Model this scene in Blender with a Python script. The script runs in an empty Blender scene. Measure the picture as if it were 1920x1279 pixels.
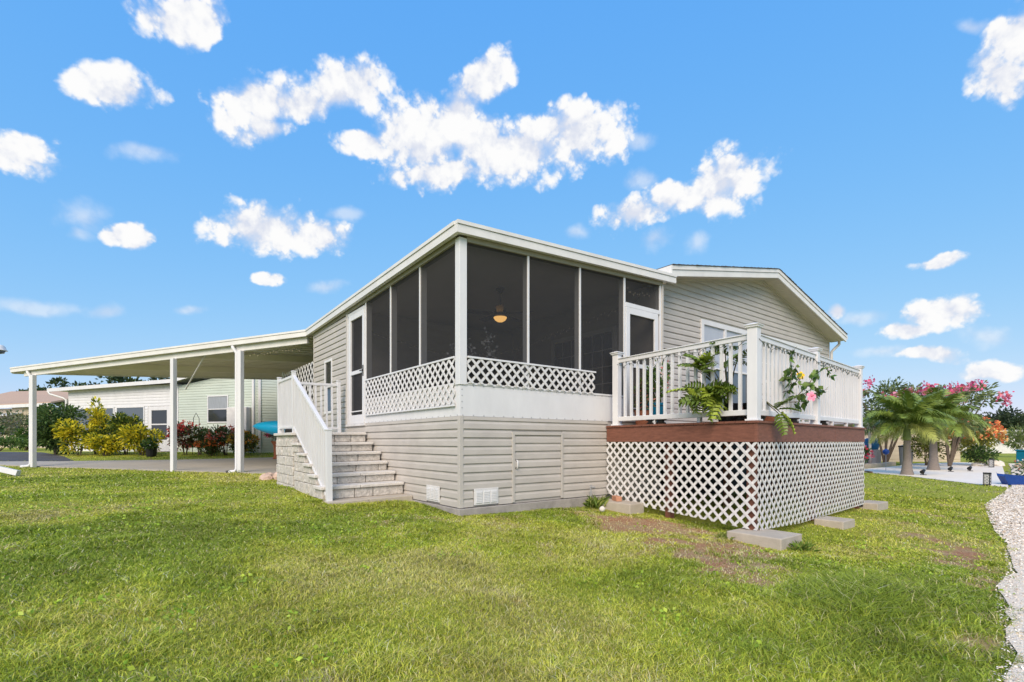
import bpy, math, random
import numpy as np
from mathutils import Vector, Matrix
R = math.radians
scene = bpy.context.scene

# ------------------------------------------------------------------ camera
CAM = (-3.397, -5.548, 0.86)
cd = bpy.data.cameras.new('camera'); cam = bpy.data.objects.new('camera', cd)
scene.collection.objects.link(cam)
cam.location = CAM; cam.rotation_euler = (R(90), 0, R(-37.4))
cd.sensor_width = 36; cd.lens = 935 / 1920 * 36; cd.shift_y = (828 - 639.5) / 1920
cd.clip_start = 0.05; cd.clip_end = 3000
scene.camera = cam

# ------------------------------------------------------------------ world: sky with fair-weather clouds
SUN_EL, SUN_AZ = 38.0, 231.0      # azimuth of the sun, clockwise from +Y
w = bpy.data.worlds.new('World'); scene.world = w; w.use_nodes = True
w.cycles.sampling_method = 'MANUAL'; w.cycles.sample_map_resolution = 512
nt = w.node_tree; nt.nodes.clear(); N = nt.nodes.new; L = nt.links.new
def mth(op, a, b=None, c=None, clamp=False):
    n = N('ShaderNodeMath'); n.operation = op; n.use_clamp = clamp
    for i, v in enumerate((a, b, c)):
        if v is None: continue
        if isinstance(v, (int, float)): n.inputs[i].default_value = v
        else: L(v, n.inputs[i])
    return n.outputs[0]
sky = N('ShaderNodeTexSky'); sky.sky_type = 'NISHITA'; sky.sun_disc = False
sky.sun_elevation = R(SUN_EL); sky.sun_rotation = R(SUN_AZ)
sky.air_density = 1.0; sky.dust_density = 0.3; sky.ozone_density = 2.0
# the photograph's azure: the sky's brightness range is compressed and its blue lifted, alike in every direction
srgb = N('ShaderNodeSeparateColor'); L(sky.outputs[0], srgb.inputs[0]); crgb = N('ShaderNodeCombineColor')
for ch, (pw, gain) in enumerate(((.80, .90), (.37, 2.18), (.05, 5.2))):
    L(mth('MULTIPLY', mth('POWER', srgb.outputs[ch], pw), gain), crgb.inputs[ch])
tc = N('ShaderNodeTexCoord'); sep = N('ShaderNodeSeparateXYZ'); L(tc.outputs['Generated'], sep.inputs[0])
az = mth('ARCTAN2', sep.outputs[0], sep.outputs[1]); el = mth('ARCSINE', sep.outputs[2])
comb = N('ShaderNodeCombineXYZ'); L(az, comb.inputs[0]); L(el, comb.inputs[1])
def noise(scale, detail, rough, vec):
    n = N('ShaderNodeTexNoise'); n.inputs['Scale'].default_value = scale; n.inputs['Detail'].default_value = detail
    n.inputs['Roughness'].default_value = rough; L(vec, n.inputs['Vector']); return n
warp = noise(9, 3, .55, tc.outputs['Generated'])
wv = N('ShaderNodeVectorMath'); wv.operation = 'MULTIPLY_ADD'
L(warp.outputs['Color'], wv.inputs[0]); wv.inputs[1].default_value = (.07, .05, 0); 
off = N('ShaderNodeVectorMath'); off.operation = 'SUBTRACT'; L(comb.outputs[0], off.inputs[0]); off.inputs[1].default_value = (.035, .025, 0)
L(off.outputs[0], wv.inputs[2])
P = wv.outputs[0]
# clouds: azimuth, elevation, half width, half height (degrees), tilt
CLOUDS = [(27.69, 31.35, 6.83, 4.46, 11.6), (34.03, 35.9, 5.01, 2.27, 25.9), (37.4, 30.15, 11.74, 3.85, 3.7), (44.71, 31.51, 7.92, 3.31, 0.3), (29.48, 28.05, 7.95, 2.26, 3.2), (21.29, 29.61, 4.35, 1.88, -0.9), (30.99, 33.51, 4.95, 2.96, 32.5), (33.73, 31.23, 7.33, 3.21, 1.6), (10.71, 31.17, 7.02, 3.05, 16.3), (19.06, 34.14, 6.45, 2.56, 17.0), (11.2, 29.23, 4.55, 1.6, 11.8), (15.02, 32.45, 4.48, 2.32, 10.5), (-1.26, 28.79, 4.03, 1.67, 18.6), (-6.98, 22.54, 2.81, 2.34, 7.7), (3.85, 35.59, 5.51, 2.1, 13.7), (11.2, 20.9, 6.61, 2.87, 9.3), (15.81, 21.1, 4.73, 1.94, 0.0), (-0.01, 18.24, 2.48, 1.32, 12.8), (60.3, 25.68, 6.03, 3.65, 16.9), (55.74, 24.94, 4.67, 2.29, -7.3), (51.51, 23.94, 4.79, 2.18, 1.5), (81.62, 27.46, 2.44, 3.36, 27.6), (82.86, 29.63, 2.36, 2.92, -23.6), (78.13, 10.92, 3.38, 1.73, -5.4), (75.76, 9.89, 3.19, 1.12, -7.6), (81.62, 6.04, 2.65, 1.04, -5.8), (76.87, 7.52, 3.52, 0.72, -6.1), (78.13, 15.54, 2.27, 0.75, 2.2), (11.45, 16.4, 2.16, 0.85, 7.5), (70.52, 12.67, 1.04, 0.94, -8.0)]
WISPS = [(-3.85, 18.78, 2.5, 1.52, 25.5), (-4.02, 17.28, 1.37, 0.92, 14.0), (53.51, 21.23, 2.12, 1.28, 8.2), (57.11, 20.33, 1.57, 1.2, 22.9), (52.08, 30.53, 2.22, 0.87, -6.6), (52.37, 27.23, 1.9, 1.13, -6.3), (45.32, 22.6, 1.98, 0.85, -2.9), (17.15, 16.12, 2.14, 0.8, 19.9), (-1.71, 11.4, 1.65, 0.7, 8.9), (-5.86, 10.93, 3.27, 0.76, 9.9), (4.93, 12.51, 1.46, 0.54, 7.6), (80.34, 31.51, 1.56, 0.57, -22.6), (80.99, 8.72, 1.78, 0.95, -8.1), (73.43, 8.27, 2.21, 0.75, -5.9), (72.62, 11.75, 2.72, 0.84, -8.0), (0.97, 24.84, 2.73, 0.89, 15.7), (19.06, 23.24, 2.45, 0.75, 6.8)]
rng = random.Random(5)
for k in range(11):               # the same scattered clouds go on round the rest of the sky
    a = rng.uniform(95, 345); e = rng.uniform(6, 46); s = rng.uniform(2.5, 6.0) * (0.55 + e / 60)
    if a > 180: a -= 360
    CLOUDS += [(a, e, s * 1.7, s * .62, rng.uniform(-15, 15)), (a + s * .6, e + s * .45, s * .8, s * .5, 0)]
def chain(items):
    cur = None
    for a, e, rx, ry, t in items:
        m = N('ShaderNodeMapping'); m.vector_type = 'TEXTURE'
        m.inputs['Location'].default_value = (R(a), R(e), 0); m.inputs['Rotation'].default_value = (0, 0, R(t))
        m.inputs['Scale'].default_value = (R(rx), R(ry), 1); L(P, m.inputs['Vector'])
        l = N('ShaderNodeVectorMath'); l.operation = 'LENGTH'; L(m.outputs[0], l.inputs[0])
        cur = l.outputs['Value'] if cur is None else mth('MINIMUM', cur, l.outputs['Value'])
    return cur
def ramp(x, lo, hi):
    n = N('ShaderNodeMapRange'); n.interpolation_type = 'SMOOTHSTEP'
    n.inputs['From Min'].default_value = lo; n.inputs['From Max'].default_value = hi; L(x, n.inputs['Value']); return n.outputs[0]
def puffs(vec):
    # heaped cumulus: broad noise plus rounded cells at two sizes
    f = noise(10, 10, .62, vec); v = N('ShaderNodeTexVoronoi'); v.inputs['Scale'].default_value = 24; v.inputs['Detail'].default_value = 3; v.inputs['Roughness'].default_value = .55
    dv = N('ShaderNodeVectorMath'); dv.operation = 'MULTIPLY_ADD'; L(f.outputs['Color'], dv.inputs[0]); dv.inputs[1].default_value = (.035, .035, .035); L(vec, dv.inputs[2]); L(dv.outputs[0], v.inputs['Vector'])
    return mth('ADD', mth('MULTIPLY_ADD', f.outputs['Fac'], 1.05, -.525), mth('MULTIPLY_ADD', v.outputs['Distance'], .40, -.17))
nz = puffs(tc.outputs['Generated'])
offv = N('ShaderNodeVectorMath'); offv.operation = 'ADD'; L(tc.outputs['Generated'], offv.inputs[0]); offv.inputs[1].default_value = (-.010, -.010, .030)
nz2 = puffs(offv.outputs[0])
dc = mth('ADD', chain(CLOUDS), nz)
lit = ramp(mth('SUBTRACT', nz2, nz), -.26, .16)          # lit where the cloud thins towards the sun
rm = N('ShaderNodeMapRange'); rm.interpolation_type = 'SMOOTHSTEP'; rm.inputs['From Min'].default_value = 1.16; L(dc, rm.inputs['Value'])
L(mth('MULTIPLY_ADD', lit, .38, .46), rm.inputs['From Max']); mask_c = rm.outputs[0]      # crisp sunlit edges, soft shaded ones
mask_w = mth('MULTIPLY', ramp(mth('ADD', chain(WISPS), nz), 1.35, .3), .45)
mask = mth('MAXIMUM', mask_c, mask_w)
cc = N('ShaderNodeMix'); cc.data_type = 'RGBA'
cc.inputs['A'].default_value = (.74, .78, .89, 1); cc.inputs['B'].default_value = (1.0, 1.0, 1.0, 1); L(lit, cc.inputs['Factor'])
bg1 = N('ShaderNodeBackground'); L(crgb.outputs[0], bg1.inputs['Color']); bg1.inputs['Strength'].default_value = .10
bg2 = N('ShaderNodeBackground'); L(cc.outputs['Result'], bg2.inputs['Color']); bg2.inputs['Strength'].default_value = .585
mx = N('ShaderNodeMixShader'); L(mask, mx.inputs[0]); L(bg1.outputs[0], mx.inputs[1]); L(bg2.outputs[0], mx.inputs[2])
wo = N('ShaderNodeOutputWorld'); L(mx.outputs[0], wo.inputs['Surface'])

# ------------------------------------------------------------------ sun (veiled, soft)
sd = bpy.data.lights.new('sun', 'SUN'); sd.energy = 2.5; sd.angle = R(40); sd.color = (1, .84, .70)
so = bpy.data.objects.new('sun', sd); scene.collection.objects.link(so)
a_, e_ = R(SUN_AZ), R(SUN_EL)
to_sun = Vector((math.sin(a_) * math.cos(e_), math.cos(a_) * math.cos(e_), math.sin(e_)))
so.rotation_euler = to_sun.to_track_quat('Z', 'Y').to_euler(); so.location = (0, 0, 30)
vs = scene.view_settings; vs.view_transform = 'Standard'; vs.look = 'None'; vs.exposure = 0.75; vs.gamma = 1.0

# ------------------------------------------------------------------ materials
def mat(name, col, rough=.6, var=.08, scale=6, bump=0, bscale=60, spec=.3, col2=None, stretch=(1, 1, 1), metal=0):
    m = bpy.data.materials.new(name); m.use_nodes = True; t = m.node_tree; n = t.nodes; b = n['Principled BSDF']
    b.inputs['Roughness'].default_value = rough; b.inputs['Specular IOR Level'].default_value = spec; b.inputs['Metallic'].default_value = metal
    g = n.new('ShaderNodeNewGeometry'); mp = n.new('ShaderNodeMapping'); mp.inputs['Scale'].default_value = stretch
    t.links.new(g.outputs['Position'], mp.inputs['Vector'])
    ns = n.new('ShaderNodeTexNoise'); ns.inputs['Scale'].default_value = scale; ns.inputs['Detail'].default_value = 6; ns.inputs['Roughness'].default_value = .65
    t.links.new(mp.outputs[0], ns.inputs['Vector'])
    rp = n.new('ShaderNodeValToRGB'); rp.color_ramp.elements[0].position = .3; rp.color_ramp.elements[1].position = .7
    c2 = col2 or tuple(min(1, c * (1 + var)) for c in col)
    c1 = tuple(c * (1 - var) for c in col) if not col2 else col
    rp.color_ramp.elements[0].color = (*c1, 1); rp.color_ramp.elements[1].color = (*c2, 1)
    t.links.new(ns.outputs['Fac'], rp.inputs[0]); t.links.new(rp.outputs[0], b.inputs['Base Color'])
    if bump:
        n2 = n.new('ShaderNodeTexNoise'); n2.inputs['Scale'].default_value = bscale; n2.inputs['Detail'].default_value = 5
        t.links.new(mp.outputs[0], n2.inputs['Vector'])
        bp = n.new('ShaderNodeBump'); bp.inputs['Strength'].default_value = bump; bp.inputs['Distance'].default_value = .02
        t.links.new(n2.outputs['Fac'], bp.inputs['Height']); t.links.new(bp.outputs[0], b.inputs['Normal'])
    return m
M = {}
M['siding'] = mat('vinyl_siding', (.475, .445, .40), .55, .10, 1.9, .05, 90, stretch=(1, 1, 2.5))
M['siding_trim'] = mat('siding_trim', (.495, .465, .42), .5, .05, 3)
M['soffit_light'] = mat('soffit_board', (.56, .52, .45), .6, .05, 3)
M['white'] = mat('white_vinyl', (.69, .69, .69), .45, .06, 3.5, stretch=(1, 1, .35))
M['white_old'] = mat('white_weathered', (.66, .65, .635), .5, .10, 5, .06, 40)
M['fascia'] = mat('fascia_aluminium', (.70, .69, .66), .45, .08, 2.5)
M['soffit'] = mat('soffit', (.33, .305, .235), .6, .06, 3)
M['panwhite'] = mat('roof_pan_underside', (.80, .76, .67), .55, .06, 1.2)
M['brown'] = mat('deck_paint', (.20, .082, .054), .6, .26, 7, .12, 50, stretch=(1, 1, 5))
M['deckboard'] = mat('deck_board', (.17, .10, .075), .7, .15, 8, .1, 60)
M['concrete'] = mat('concrete', (.44, .39, .32), .9, .12, 5, .25, 70)
M['concrete_dark'] = mat('concrete_footing', (.33, .305, .275), .9, .2, 6, .3, 60)
M['slab'] = mat('driveway_concrete', (.38, .35, .30), .85, .09, 1.0, .06, 80)
M['asphalt'] = mat('asphalt', (.085, .085, .09), .9, .15, 2, .2, 120)
M['block'] = mat('split_face_block', (.56, .525, .475), .9, .30, 16, 1.0, 30)
M['cap'] = mat('stone_cap', (.64, .605, .555), .85, .1, 7, .5, 45)
M['mortar'] = mat('mortar_core', (.24, .205, .17), .95, .1, 8)
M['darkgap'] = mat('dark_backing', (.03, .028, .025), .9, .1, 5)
M['shingle'] = mat('roof_shingle', (.10, .095, .10), .9, .3, 25, .4, 80)
M['shingle_pink'] = mat('roof_shingle_pink', (.44, .31, .225), .9, .14, 14, .3, 60)
M['green_siding'] = mat('pale_green_siding', (.50, .56, .49), .55, .05, 1.2)
M['cream'] = mat('cream_wall', (.55, .47, .36), .7, .06, 1.5)
M['black'] = mat('black_plastic', (.02, .02, .021), .45, .1, 8)
M['iron'] = mat('dark_bronze', (.018, .015, .013), .4, .1, 8)
M['terracotta'] = mat('terracotta', (.33, .12, .06), .8, .12, 10, .1, 50)
M['brickpink'] = mat('pink_brick', (.50, .25, .155), .85, .15, 14, .5, 60)
M['rock'] = mat('pink_rock', (.56, .41, .32), .9, .25, 7, .7, 25)
M['whiterock'] = mat('white_rock', (.66, .62, .55), .9, .1, 9, .5, 40)
M['teal'] = mat('teal_ceramic', (.0, .13, .22), .25, .1, 5, spec=.5)
M['blue'] = mat('blue_paint', (.015, .06, .26), .45, .12, 6)
M['kayak'] = mat('kayak_plastic', (.0, .33, .58), .35, .06, 3, spec=.5)
M['barrel'] = mat('barrel_blue', (.02, .14, .33), .4, .1, 4)
M['mulch'] = mat('red_mulch', (.16, .06, .04), .95, .35, 30, .8, 60)
M['pad'] = mat('white_paver', (.80, .73, .64), .9, .06, 2.5, .15, 90)
M['wood'] = mat('weathered_wood', (.19, .12, .07), .8, .2, 8, .2, 40)
M['trunk'] = mat('bark', (.13, .10, .075), .9, .25, 14, .6, 40)
M['palmtrunk'] = mat('palm_trunk', (.24, .205, .18), .9, .16, 10, .4, 30, stretch=(1, 1, 6))
M['shaft'] = mat('crownshaft', (.16, .21, .07), .5, .15, 4)
M['stem'] = mat('green_stem', (.10, .10, .035), .6, .15, 10)
M['wire'] = mat('light_wire', (.05, .065, .05), .5, .1, 20)
M['grey'] = mat('grey_paint', (.30, .31, .32), .6, .06, 4)
M['blind'] = mat('window_blind', (.42, .46, .52), .6, .06, 3)
M['curtain'] = mat('curtain', (.30, .33, .36), .8, .2, 6, stretch=(5, 5, .4))
M['petal_y'] = mat('yellow_petal', (.85, .50, .01), .5, .08, 30)
M['petal_p'] = mat('pink_petal', (.83, .30, .42), .5, .12, 30)
M['petal_m'] = mat('magenta_petal', (.62, .055, .15), .5, .25, 30)
M['petal_r'] = mat('red_petal', (.55, .03, .03), .5, .2, 30)
M['petal_o'] = mat('orange_petal', (.75, .20, .05), .5, .2, 30)
M['petal_l'] = mat('lilac_petal', (.62, .52, .66), .5, .1, 30)
def glass(name, col, rough=.08, spec=.6):
    m = bpy.data.materials.new(name); m.use_nodes = True; b = m.node_tree.nodes['Principled BSDF']
    b.inputs['Base Color'].default_value = (*col, 1); b.inputs['Roughness'].default_value = rough; b.inputs['Specular IOR Level'].default_value = spec
    return m
M['glass'] = glass('window_glass', (.03, .035, .04))
M['glass_grey'] = glass('grey_window_glass', (.10, .12, .14))
def screen_mat():
    m = bpy.data.materials.new('insect_screen'); m.use_nodes = True; t = m.node_tree; n = t.nodes; n.clear()
    tr = n.new('ShaderNodeBsdfTransparent'); df = n.new('ShaderNodeBsdfDiffuse'); df.inputs['Color'].default_value = (.044, .045, .048, 1)
    mxs = n.new('ShaderNodeMixShader'); mxs.inputs[0].default_value = .70
    o = n.new('ShaderNodeOutputMaterial'); t.links.new(tr.outputs[0], mxs.inputs[1]); t.links.new(df.outputs[0], mxs.inputs[2]); t.links.new(mxs.outputs[0], o.inputs[0])
    return m
M['screen'] = screen_mat()
def emis(name, col, s):
    m = bpy.data.materials.new(name); m.use_nodes = True; b = m.node_tree.nodes['Principled BSDF']
    b.inputs['Base Color'].default_value = (*col, 1); b.inputs['Emission Color'].default_value = (*col, 1); b.inputs['Emission Strength'].default_value = s
    return m
M['lamp'] = emis('lamp_glass', (1.0, .55, .16), 1.5)
M['bulb'] = emis('fairy_bulb', (.6, .5, .35), .12)
def leafmat(name, rough=.45, trans=.35):
    m = bpy.data.materials.new(name); m.use_nodes = True; t = m.node_tree; n = t.nodes; b = n['Principled BSDF']; o = n['Material Output']
    a = n.new('ShaderNodeAttribute'); a.attribute_name = 'Col'; t.links.new(a.outputs['Color'], b.inputs['Base Color'])
    b.inputs['Roughness'].default_value = rough; b.inputs['Specular IOR Level'].default_value = .3
    tl = n.new('ShaderNodeBsdfTranslucent'); t.links.new(a.outputs['Color'], tl.inputs['Color'])
    mxs = n.new('ShaderNodeMixShader'); mxs.inputs[0].default_value = trans
    t.links.new(b.outputs[0], mxs.inputs[1]); t.links.new(tl.outputs[0], mxs.inputs[2]); t.links.new(mxs.outputs[0], o.inputs['Surface'])
    return m
M['leaf'] = leafmat('leaf'); M['blade'] = leafmat('grass_blade', .55, .3)

# ------------------------------------------------------------------ builders
col = scene.collection
BASE = {}                                         # top-level object -> world offset of the coordinates its parts are given in
def root_of(o):
    while o.parent: o = o.parent
    return o
def tag(o, label=None, cat=None, group=None, kind=None):
    for k, v in (('label', label), ('category', cat), ('group', group), ('kind', kind)):
        if v: o[k] = v
    return o
def thing(name, loc, label, cat, group=None, rz=0, local=False):
    o = bpy.data.objects.new(name, None); col.objects.link(o); o.location = loc; o.rotation_euler.z = rz; o.empty_display_size = .2
    BASE[o.name] = (0, 0, 0) if local else tuple(loc)
    return tag(o, label, cat, group)
def link(name, me, m, parent=None, loc=None):
    o = bpy.data.objects.new(name, me); col.objects.link(o)
    if m and not me.materials: me.materials.append(M[m] if isinstance(m, str) else m)
    if parent: o.parent = parent
    if loc: o.location = loc
    return o
class MB:
    def __init__(s): s.v = []; s.f = []
    def add(s, vs, fs):
        k = len(s.v); s.v += [tuple(p) for p in vs]; s.f += [tuple(i + k for i in f) for f in fs]; return s
    def box(s, x0, x1, y0, y1, z0, z1):
        return s.add([(x0, y0, z0), (x1, y0, z0), (x1, y1, z0), (x0, y1, z0), (x0, y0, z1), (x1, y0, z1), (x1, y1, z1), (x0, y1, z1)],
                     [(0, 3, 2, 1), (4, 5, 6, 7), (0, 1, 5, 4), (1, 2, 6, 5), (2, 3, 7, 6), (3, 0, 4, 7)])
    def ob(s, p, d, s0, s1, o0, o1, z0, z1):       # box along 2-D direction d from p; o: offset to the right of d
        n = (d[1], -d[0]); c = []
        for z in (z0, z1):
            for a, b in ((s0, o0), (s1, o0), (s1, o1), (s0, o1)): c.append((p[0] + d[0] * a + n[0] * b, p[1] + d[1] * a + n[1] * b, z))
        return s.add(c, [(0, 1, 2, 3), (4, 7, 6, 5), (0, 4, 5, 1), (1, 5, 6, 2), (2, 6, 7, 3), (3, 7, 4, 0)])
    def prism(s, poly, vec):                      # planar polygon swept by vec
        n = len(poly); a = [Vector(p) for p in poly]; v = Vector(vec)
        return s.add(a + [p + v for p in a], [tuple(range(n))[::-1], tuple(range(n, 2 * n))] + [(i, (i + 1) % n, n + (i + 1) % n, n + i) for i in range(n)])
    def bar(s, a, b, w, h, up=(0, 0, 1)):         # rectangular bar between two points
        a = Vector(a); b = Vector(b); d = (b - a).normalized(); x = d.cross(Vector(up)).normalized(); u = x.cross(d)
        q = [x * (-w / 2) - u * (h / 2), x * (w / 2) - u * (h / 2), x * (w / 2) + u * (h / 2), x * (-w / 2) + u * (h / 2)]
        return s.prism([a + t for t in q], b - a)
    def tube(s, pts, r, n=8):
        pts = [Vector(p) for p in pts]; k0 = len(s.v); m = len(pts); ref = None
        for i, p in enumerate(pts):
            d = (pts[min(i + 1, m - 1)] - pts[max(i - 1, 0)]).normalized()
            if ref is None: ref = d.orthogonal().normalized()
            x = (ref - d * ref.dot(d)).normalized(); ref = x; y = d.cross(x); rr = r[i] if isinstance(r, (list, tuple)) else r
            for j in range(n):
                t = 2 * math.pi * j / n; s.v.append(tuple(p + x * (rr * math.cos(t)) + y * (rr * math.sin(t))))
        for i in range(m - 1):
            for j in range(n):
                s.f.append((k0 + i * n + j, k0 + i * n + (j + 1) % n, k0 + (i + 1) * n + (j + 1) % n, k0 + (i + 1) * n + j))
        s.f.append(tuple(k0 + j for j in range(n))[::-1]); s.f.append(tuple(k0 + (m - 1) * n + j for j in range(n)))
        return s
    def lathe(s, prof, c=(0, 0, 0), n=16):
        k0 = len(s.v); m = len(prof)
        for r, z in prof:
            for j in range(n):
                t = 2 * math.pi * j / n; s.v.append((c[0] + r * math.cos(t), c[1] + r * math.sin(t), c[2] + z))
        for i in range(m - 1):
            for j in range(n): s.f.append((k0 + i * n + j, k0 + i * n + (j + 1) % n, k0 + (i + 1) * n + (j + 1) % n, k0 + (i + 1) * n + j))
        s.f.append(tuple(k0 + j for j in range(n))[::-1]); s.f.append(tuple(k0 + (m - 1) * n + j for j in range(n)))
        return s
    def build(s, name, m, parent=None, bevel=0, smooth=False):
        b = BASE.get(root_of(parent).name, (0, 0, 0)) if parent else (0, 0, 0)
        me = bpy.data.meshes.new(name); me.from_pydata([(x - b[0], y - b[1], z - b[2]) for x, y, z in s.v], [], s.f); me.update()
        if smooth: me.polygons.foreach_set('use_smooth', [True] * len(me.polygons))
        o = link(name, me, m, parent)
        if bevel:
            bv = o.modifiers.new('bevel', 'BEVEL'); bv.width = bevel; bv.segments = 2; bv.limit_method = 'ANGLE'; bv.angle_limit = R(40)
        return o
def copy_tree(o, parent=None, label=None):
    c = o.copy(); col.objects.link(c)
    if parent: c.parent = parent
    if label: c['label'] = label
    for ch in list(o.children): copy_tree(ch, c)
    return c

SID = .1145
PROF = ((0.0, 0.0), (.023, .0), (.019, .066), (.008, .094), (.0045, SID), (0.0, SID))
def siding(root, p, d, s0, s1, z0, z1, holes=(), rng_at=None, m='siding', h=SID, name='siding_plank', k=1.0):
    """horizontal lapped planks on the vertical plane through p along d; outward is to the right of d"""
    n = (d[1], -d[0]); z = z0; jr = random.Random(int(abs(p[0] * 7 + p[1] * 13 + z0 * 31) * 100) + 1); k0 = k
    while z < z1 - .012:
        hh = min(h, z1 - z); segs = [(s0, s1)]
        for a, b, za, zb in holes:
            if z + hh * .5 > za and z + hh * .5 < zb:
                out = []
                for u, v in segs:
                    if a > u: out.append((u, min(a, v)))
                    if b < v: out.append((max(b, u), v))
                segs = [q for q in out if q[1] - q[0] > .01]
        cut = []
        for u, v in segs:                           # long runs are lapped from two lengths
            if v - u > 2.6 and jr.random() < .55:
                c_ = u + (v - u) * jr.uniform(.25, .75); cut += [(u, c_ - .0015), (c_ + .0015, v)]
            else: cut.append((u, v))
        for u, v in cut:
            k = k0 * jr.uniform(.90, 1.12); A = []; B = []
            for o_, dz in PROF:
                zz = z + dz * hh / SID if hh == h else z + min(dz * h / SID, hh)
                ua, vb = u, v
                if rng_at:
                    r0, r1 = rng_at(zz); ua = max(u, r0); vb = min(v, r1)
                if vb < ua: ua = vb = (ua + vb) / 2
                for lst, q in ((A, ua), (B, vb)): lst.append((p[0] + d[0] * q + n[0] * o_ * k, p[1] + d[1] * q + n[1] * o_ * k, zz))
            if (Vector(A[1]) - Vector(B[1])).length < .02: continue
            q = MB(); q.add(A + B, [tuple(range(6)), tuple(range(11, 5, -1))] + [(i, 6 + i, 6 + (i + 1) % 6, (i + 1) % 6) for i in range(6)])
            q.build(name, m, root)
        z += h
def clip(poly, a, b, c):                           # keep a*x+b*y<=c
    out = []
    for i in range(len(poly)):
        p, q = poly[i], poly[(i + 1) % len(poly)]; fp = a * p[0] + b * p[1] - c; fq = a * q[0] + b * q[1] - c
        if fp <= 0: out.append(p)
        if fp * fq < 0: t = fp / (fp - fq); out.append((p[0] + (q[0] - p[0]) * t, p[1] + (q[1] - p[1]) * t))
    return out
def lattice(root, p, d, panel, o0, pitch=.15, sw=.034, th=.007, m='white_old', name='lattice_slat', ph=0):
    """crossed diagonal strips clipped to the convex panel polygon (s,z)"""
    n = (d[1], -d[0])
    for layer, sg in ((0, 1), (1, -1)):
        vals = [q[0] * sg - q[1] for q in panel]; c = math.floor(min(vals) / pitch) * pitch + ph
        while c < max(vals) + pitch:
            hw = sw / 2 * math.sqrt(2)
            poly = clip(clip(panel, sg, -1, c + hw), -sg, 1, -(c - hw))
            if len(poly) >= 3:
                xs = [q[0] for q in poly]
                if max(xs) - min(xs) > .025:
                    oo = o0 + layer * th * 1.02
                    P3 = [(p[0] + d[0] * s + n[0] * oo, p[1] + d[1] * s + n[1] * oo, z) for s, z in poly]
                    MB().prism(P3, (n[0] * th, n[1] * th, 0)).build(name, m, root)
            c += pitch

# ------------------------------------------------------------------ foliage
def cmesh(name, V, F, C, m, parent=None):
    """triangles/quads with one colour per vertex"""
    b = BASE.get(root_of(parent).name, (0, 0, 0)) if parent else (0, 0, 0)
    me = bpy.data.meshes.new(name); nv = len(V); nf, k = F.shape
    me.vertices.add(nv); me.vertices.foreach_set('co', (V - np.array(b)).astype(np.float32).ravel())
    me.loops.add(nf * k); me.loops.foreach_set('vertex_index', F.astype(np.int32).ravel())
    me.polygons.add(nf); me.polygons.foreach_set('loop_start', np.arange(0, nf * k, k, dtype=np.int32))
    ca = me.color_attributes.new('Col', 'FLOAT_COLOR', 'POINT')
    ca.data.foreach_set('color', np.concatenate([C, np.ones((nv, 1))], 1).astype(np.float32).ravel())
    me.update(calc_edges=True); me.validate()
    return link(name, me, m, parent)
LEAF_GAIN = 1.45
def leaf_mesh(name, pts, dirs, size, cols, seed, parent=None, m='leaf', aspect=.42, fold=.25, droop=.0, sv=.35):
    r = np.random.default_rng(seed); n = len(pts)
    d = dirs / np.linalg.norm(dirs, axis=1, keepdims=True)
    rnd = r.normal(size=(n, 3)); x = np.cross(d, rnd); x /= np.linalg.norm(x, axis=1, keepdims=True) + 1e-9; u = np.cross(x, d)
    ln = (size * (1 + sv * r.uniform(-1, 1, n)))[:, None]; w = ln * aspect / 2
    b0 = pts; mid = pts + d * ln * .5; tip = pts + d * ln + np.array([0, 0, -1]) * ln * droop
    V = np.stack([b0, mid + x * w + u * w * fold, tip, mid - x * w + u * w * fold], 1).reshape(-1, 3)
    i = np.arange(n) * 4; F = np.concatenate([np.stack([i, i + 1, i + 2], 1), np.stack([i, i + 2, i + 3], 1)])
    cols = np.clip(np.asarray(cols, float) * LEAF_GAIN, 0, .8); c = cols[r.integers(0, len(cols), n)] * (1 + .3 * r.uniform(-1, 1, (n, 1)))
    return tag(cmesh(name, V, F, np.repeat(np.clip(c, 0, 1), 4, 0), m, parent), kind='stuff')
def clump_pts(n, c, rad, seed, lumps=14, lump=.42, hollow=.5):
    r = np.random.default_rng(seed); rad = np.array(rad)
    u = r.normal(size=(lumps, 3)); u /= np.linalg.norm(u, axis=1, keepdims=True); u *= (r.uniform(.25, 1, (lumps, 1))) ** .6 * (1 - lump * .6)
    k = r.integers(0, lumps, n); v = r.normal(size=(n, 3)); v /= np.linalg.norm(v, axis=1, keepdims=True)
    q = u[k] + v * (r.uniform(hollow, 1, (n, 1)) * lump * (.6 + .6 * r.uniform(size=(lumps, 1))[k]))
    out = v + q * .6 + np.array([0, 0, .35]) + r.normal(size=(n, 3)) * .45
    return np.array(c) + q * rad, out
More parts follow.
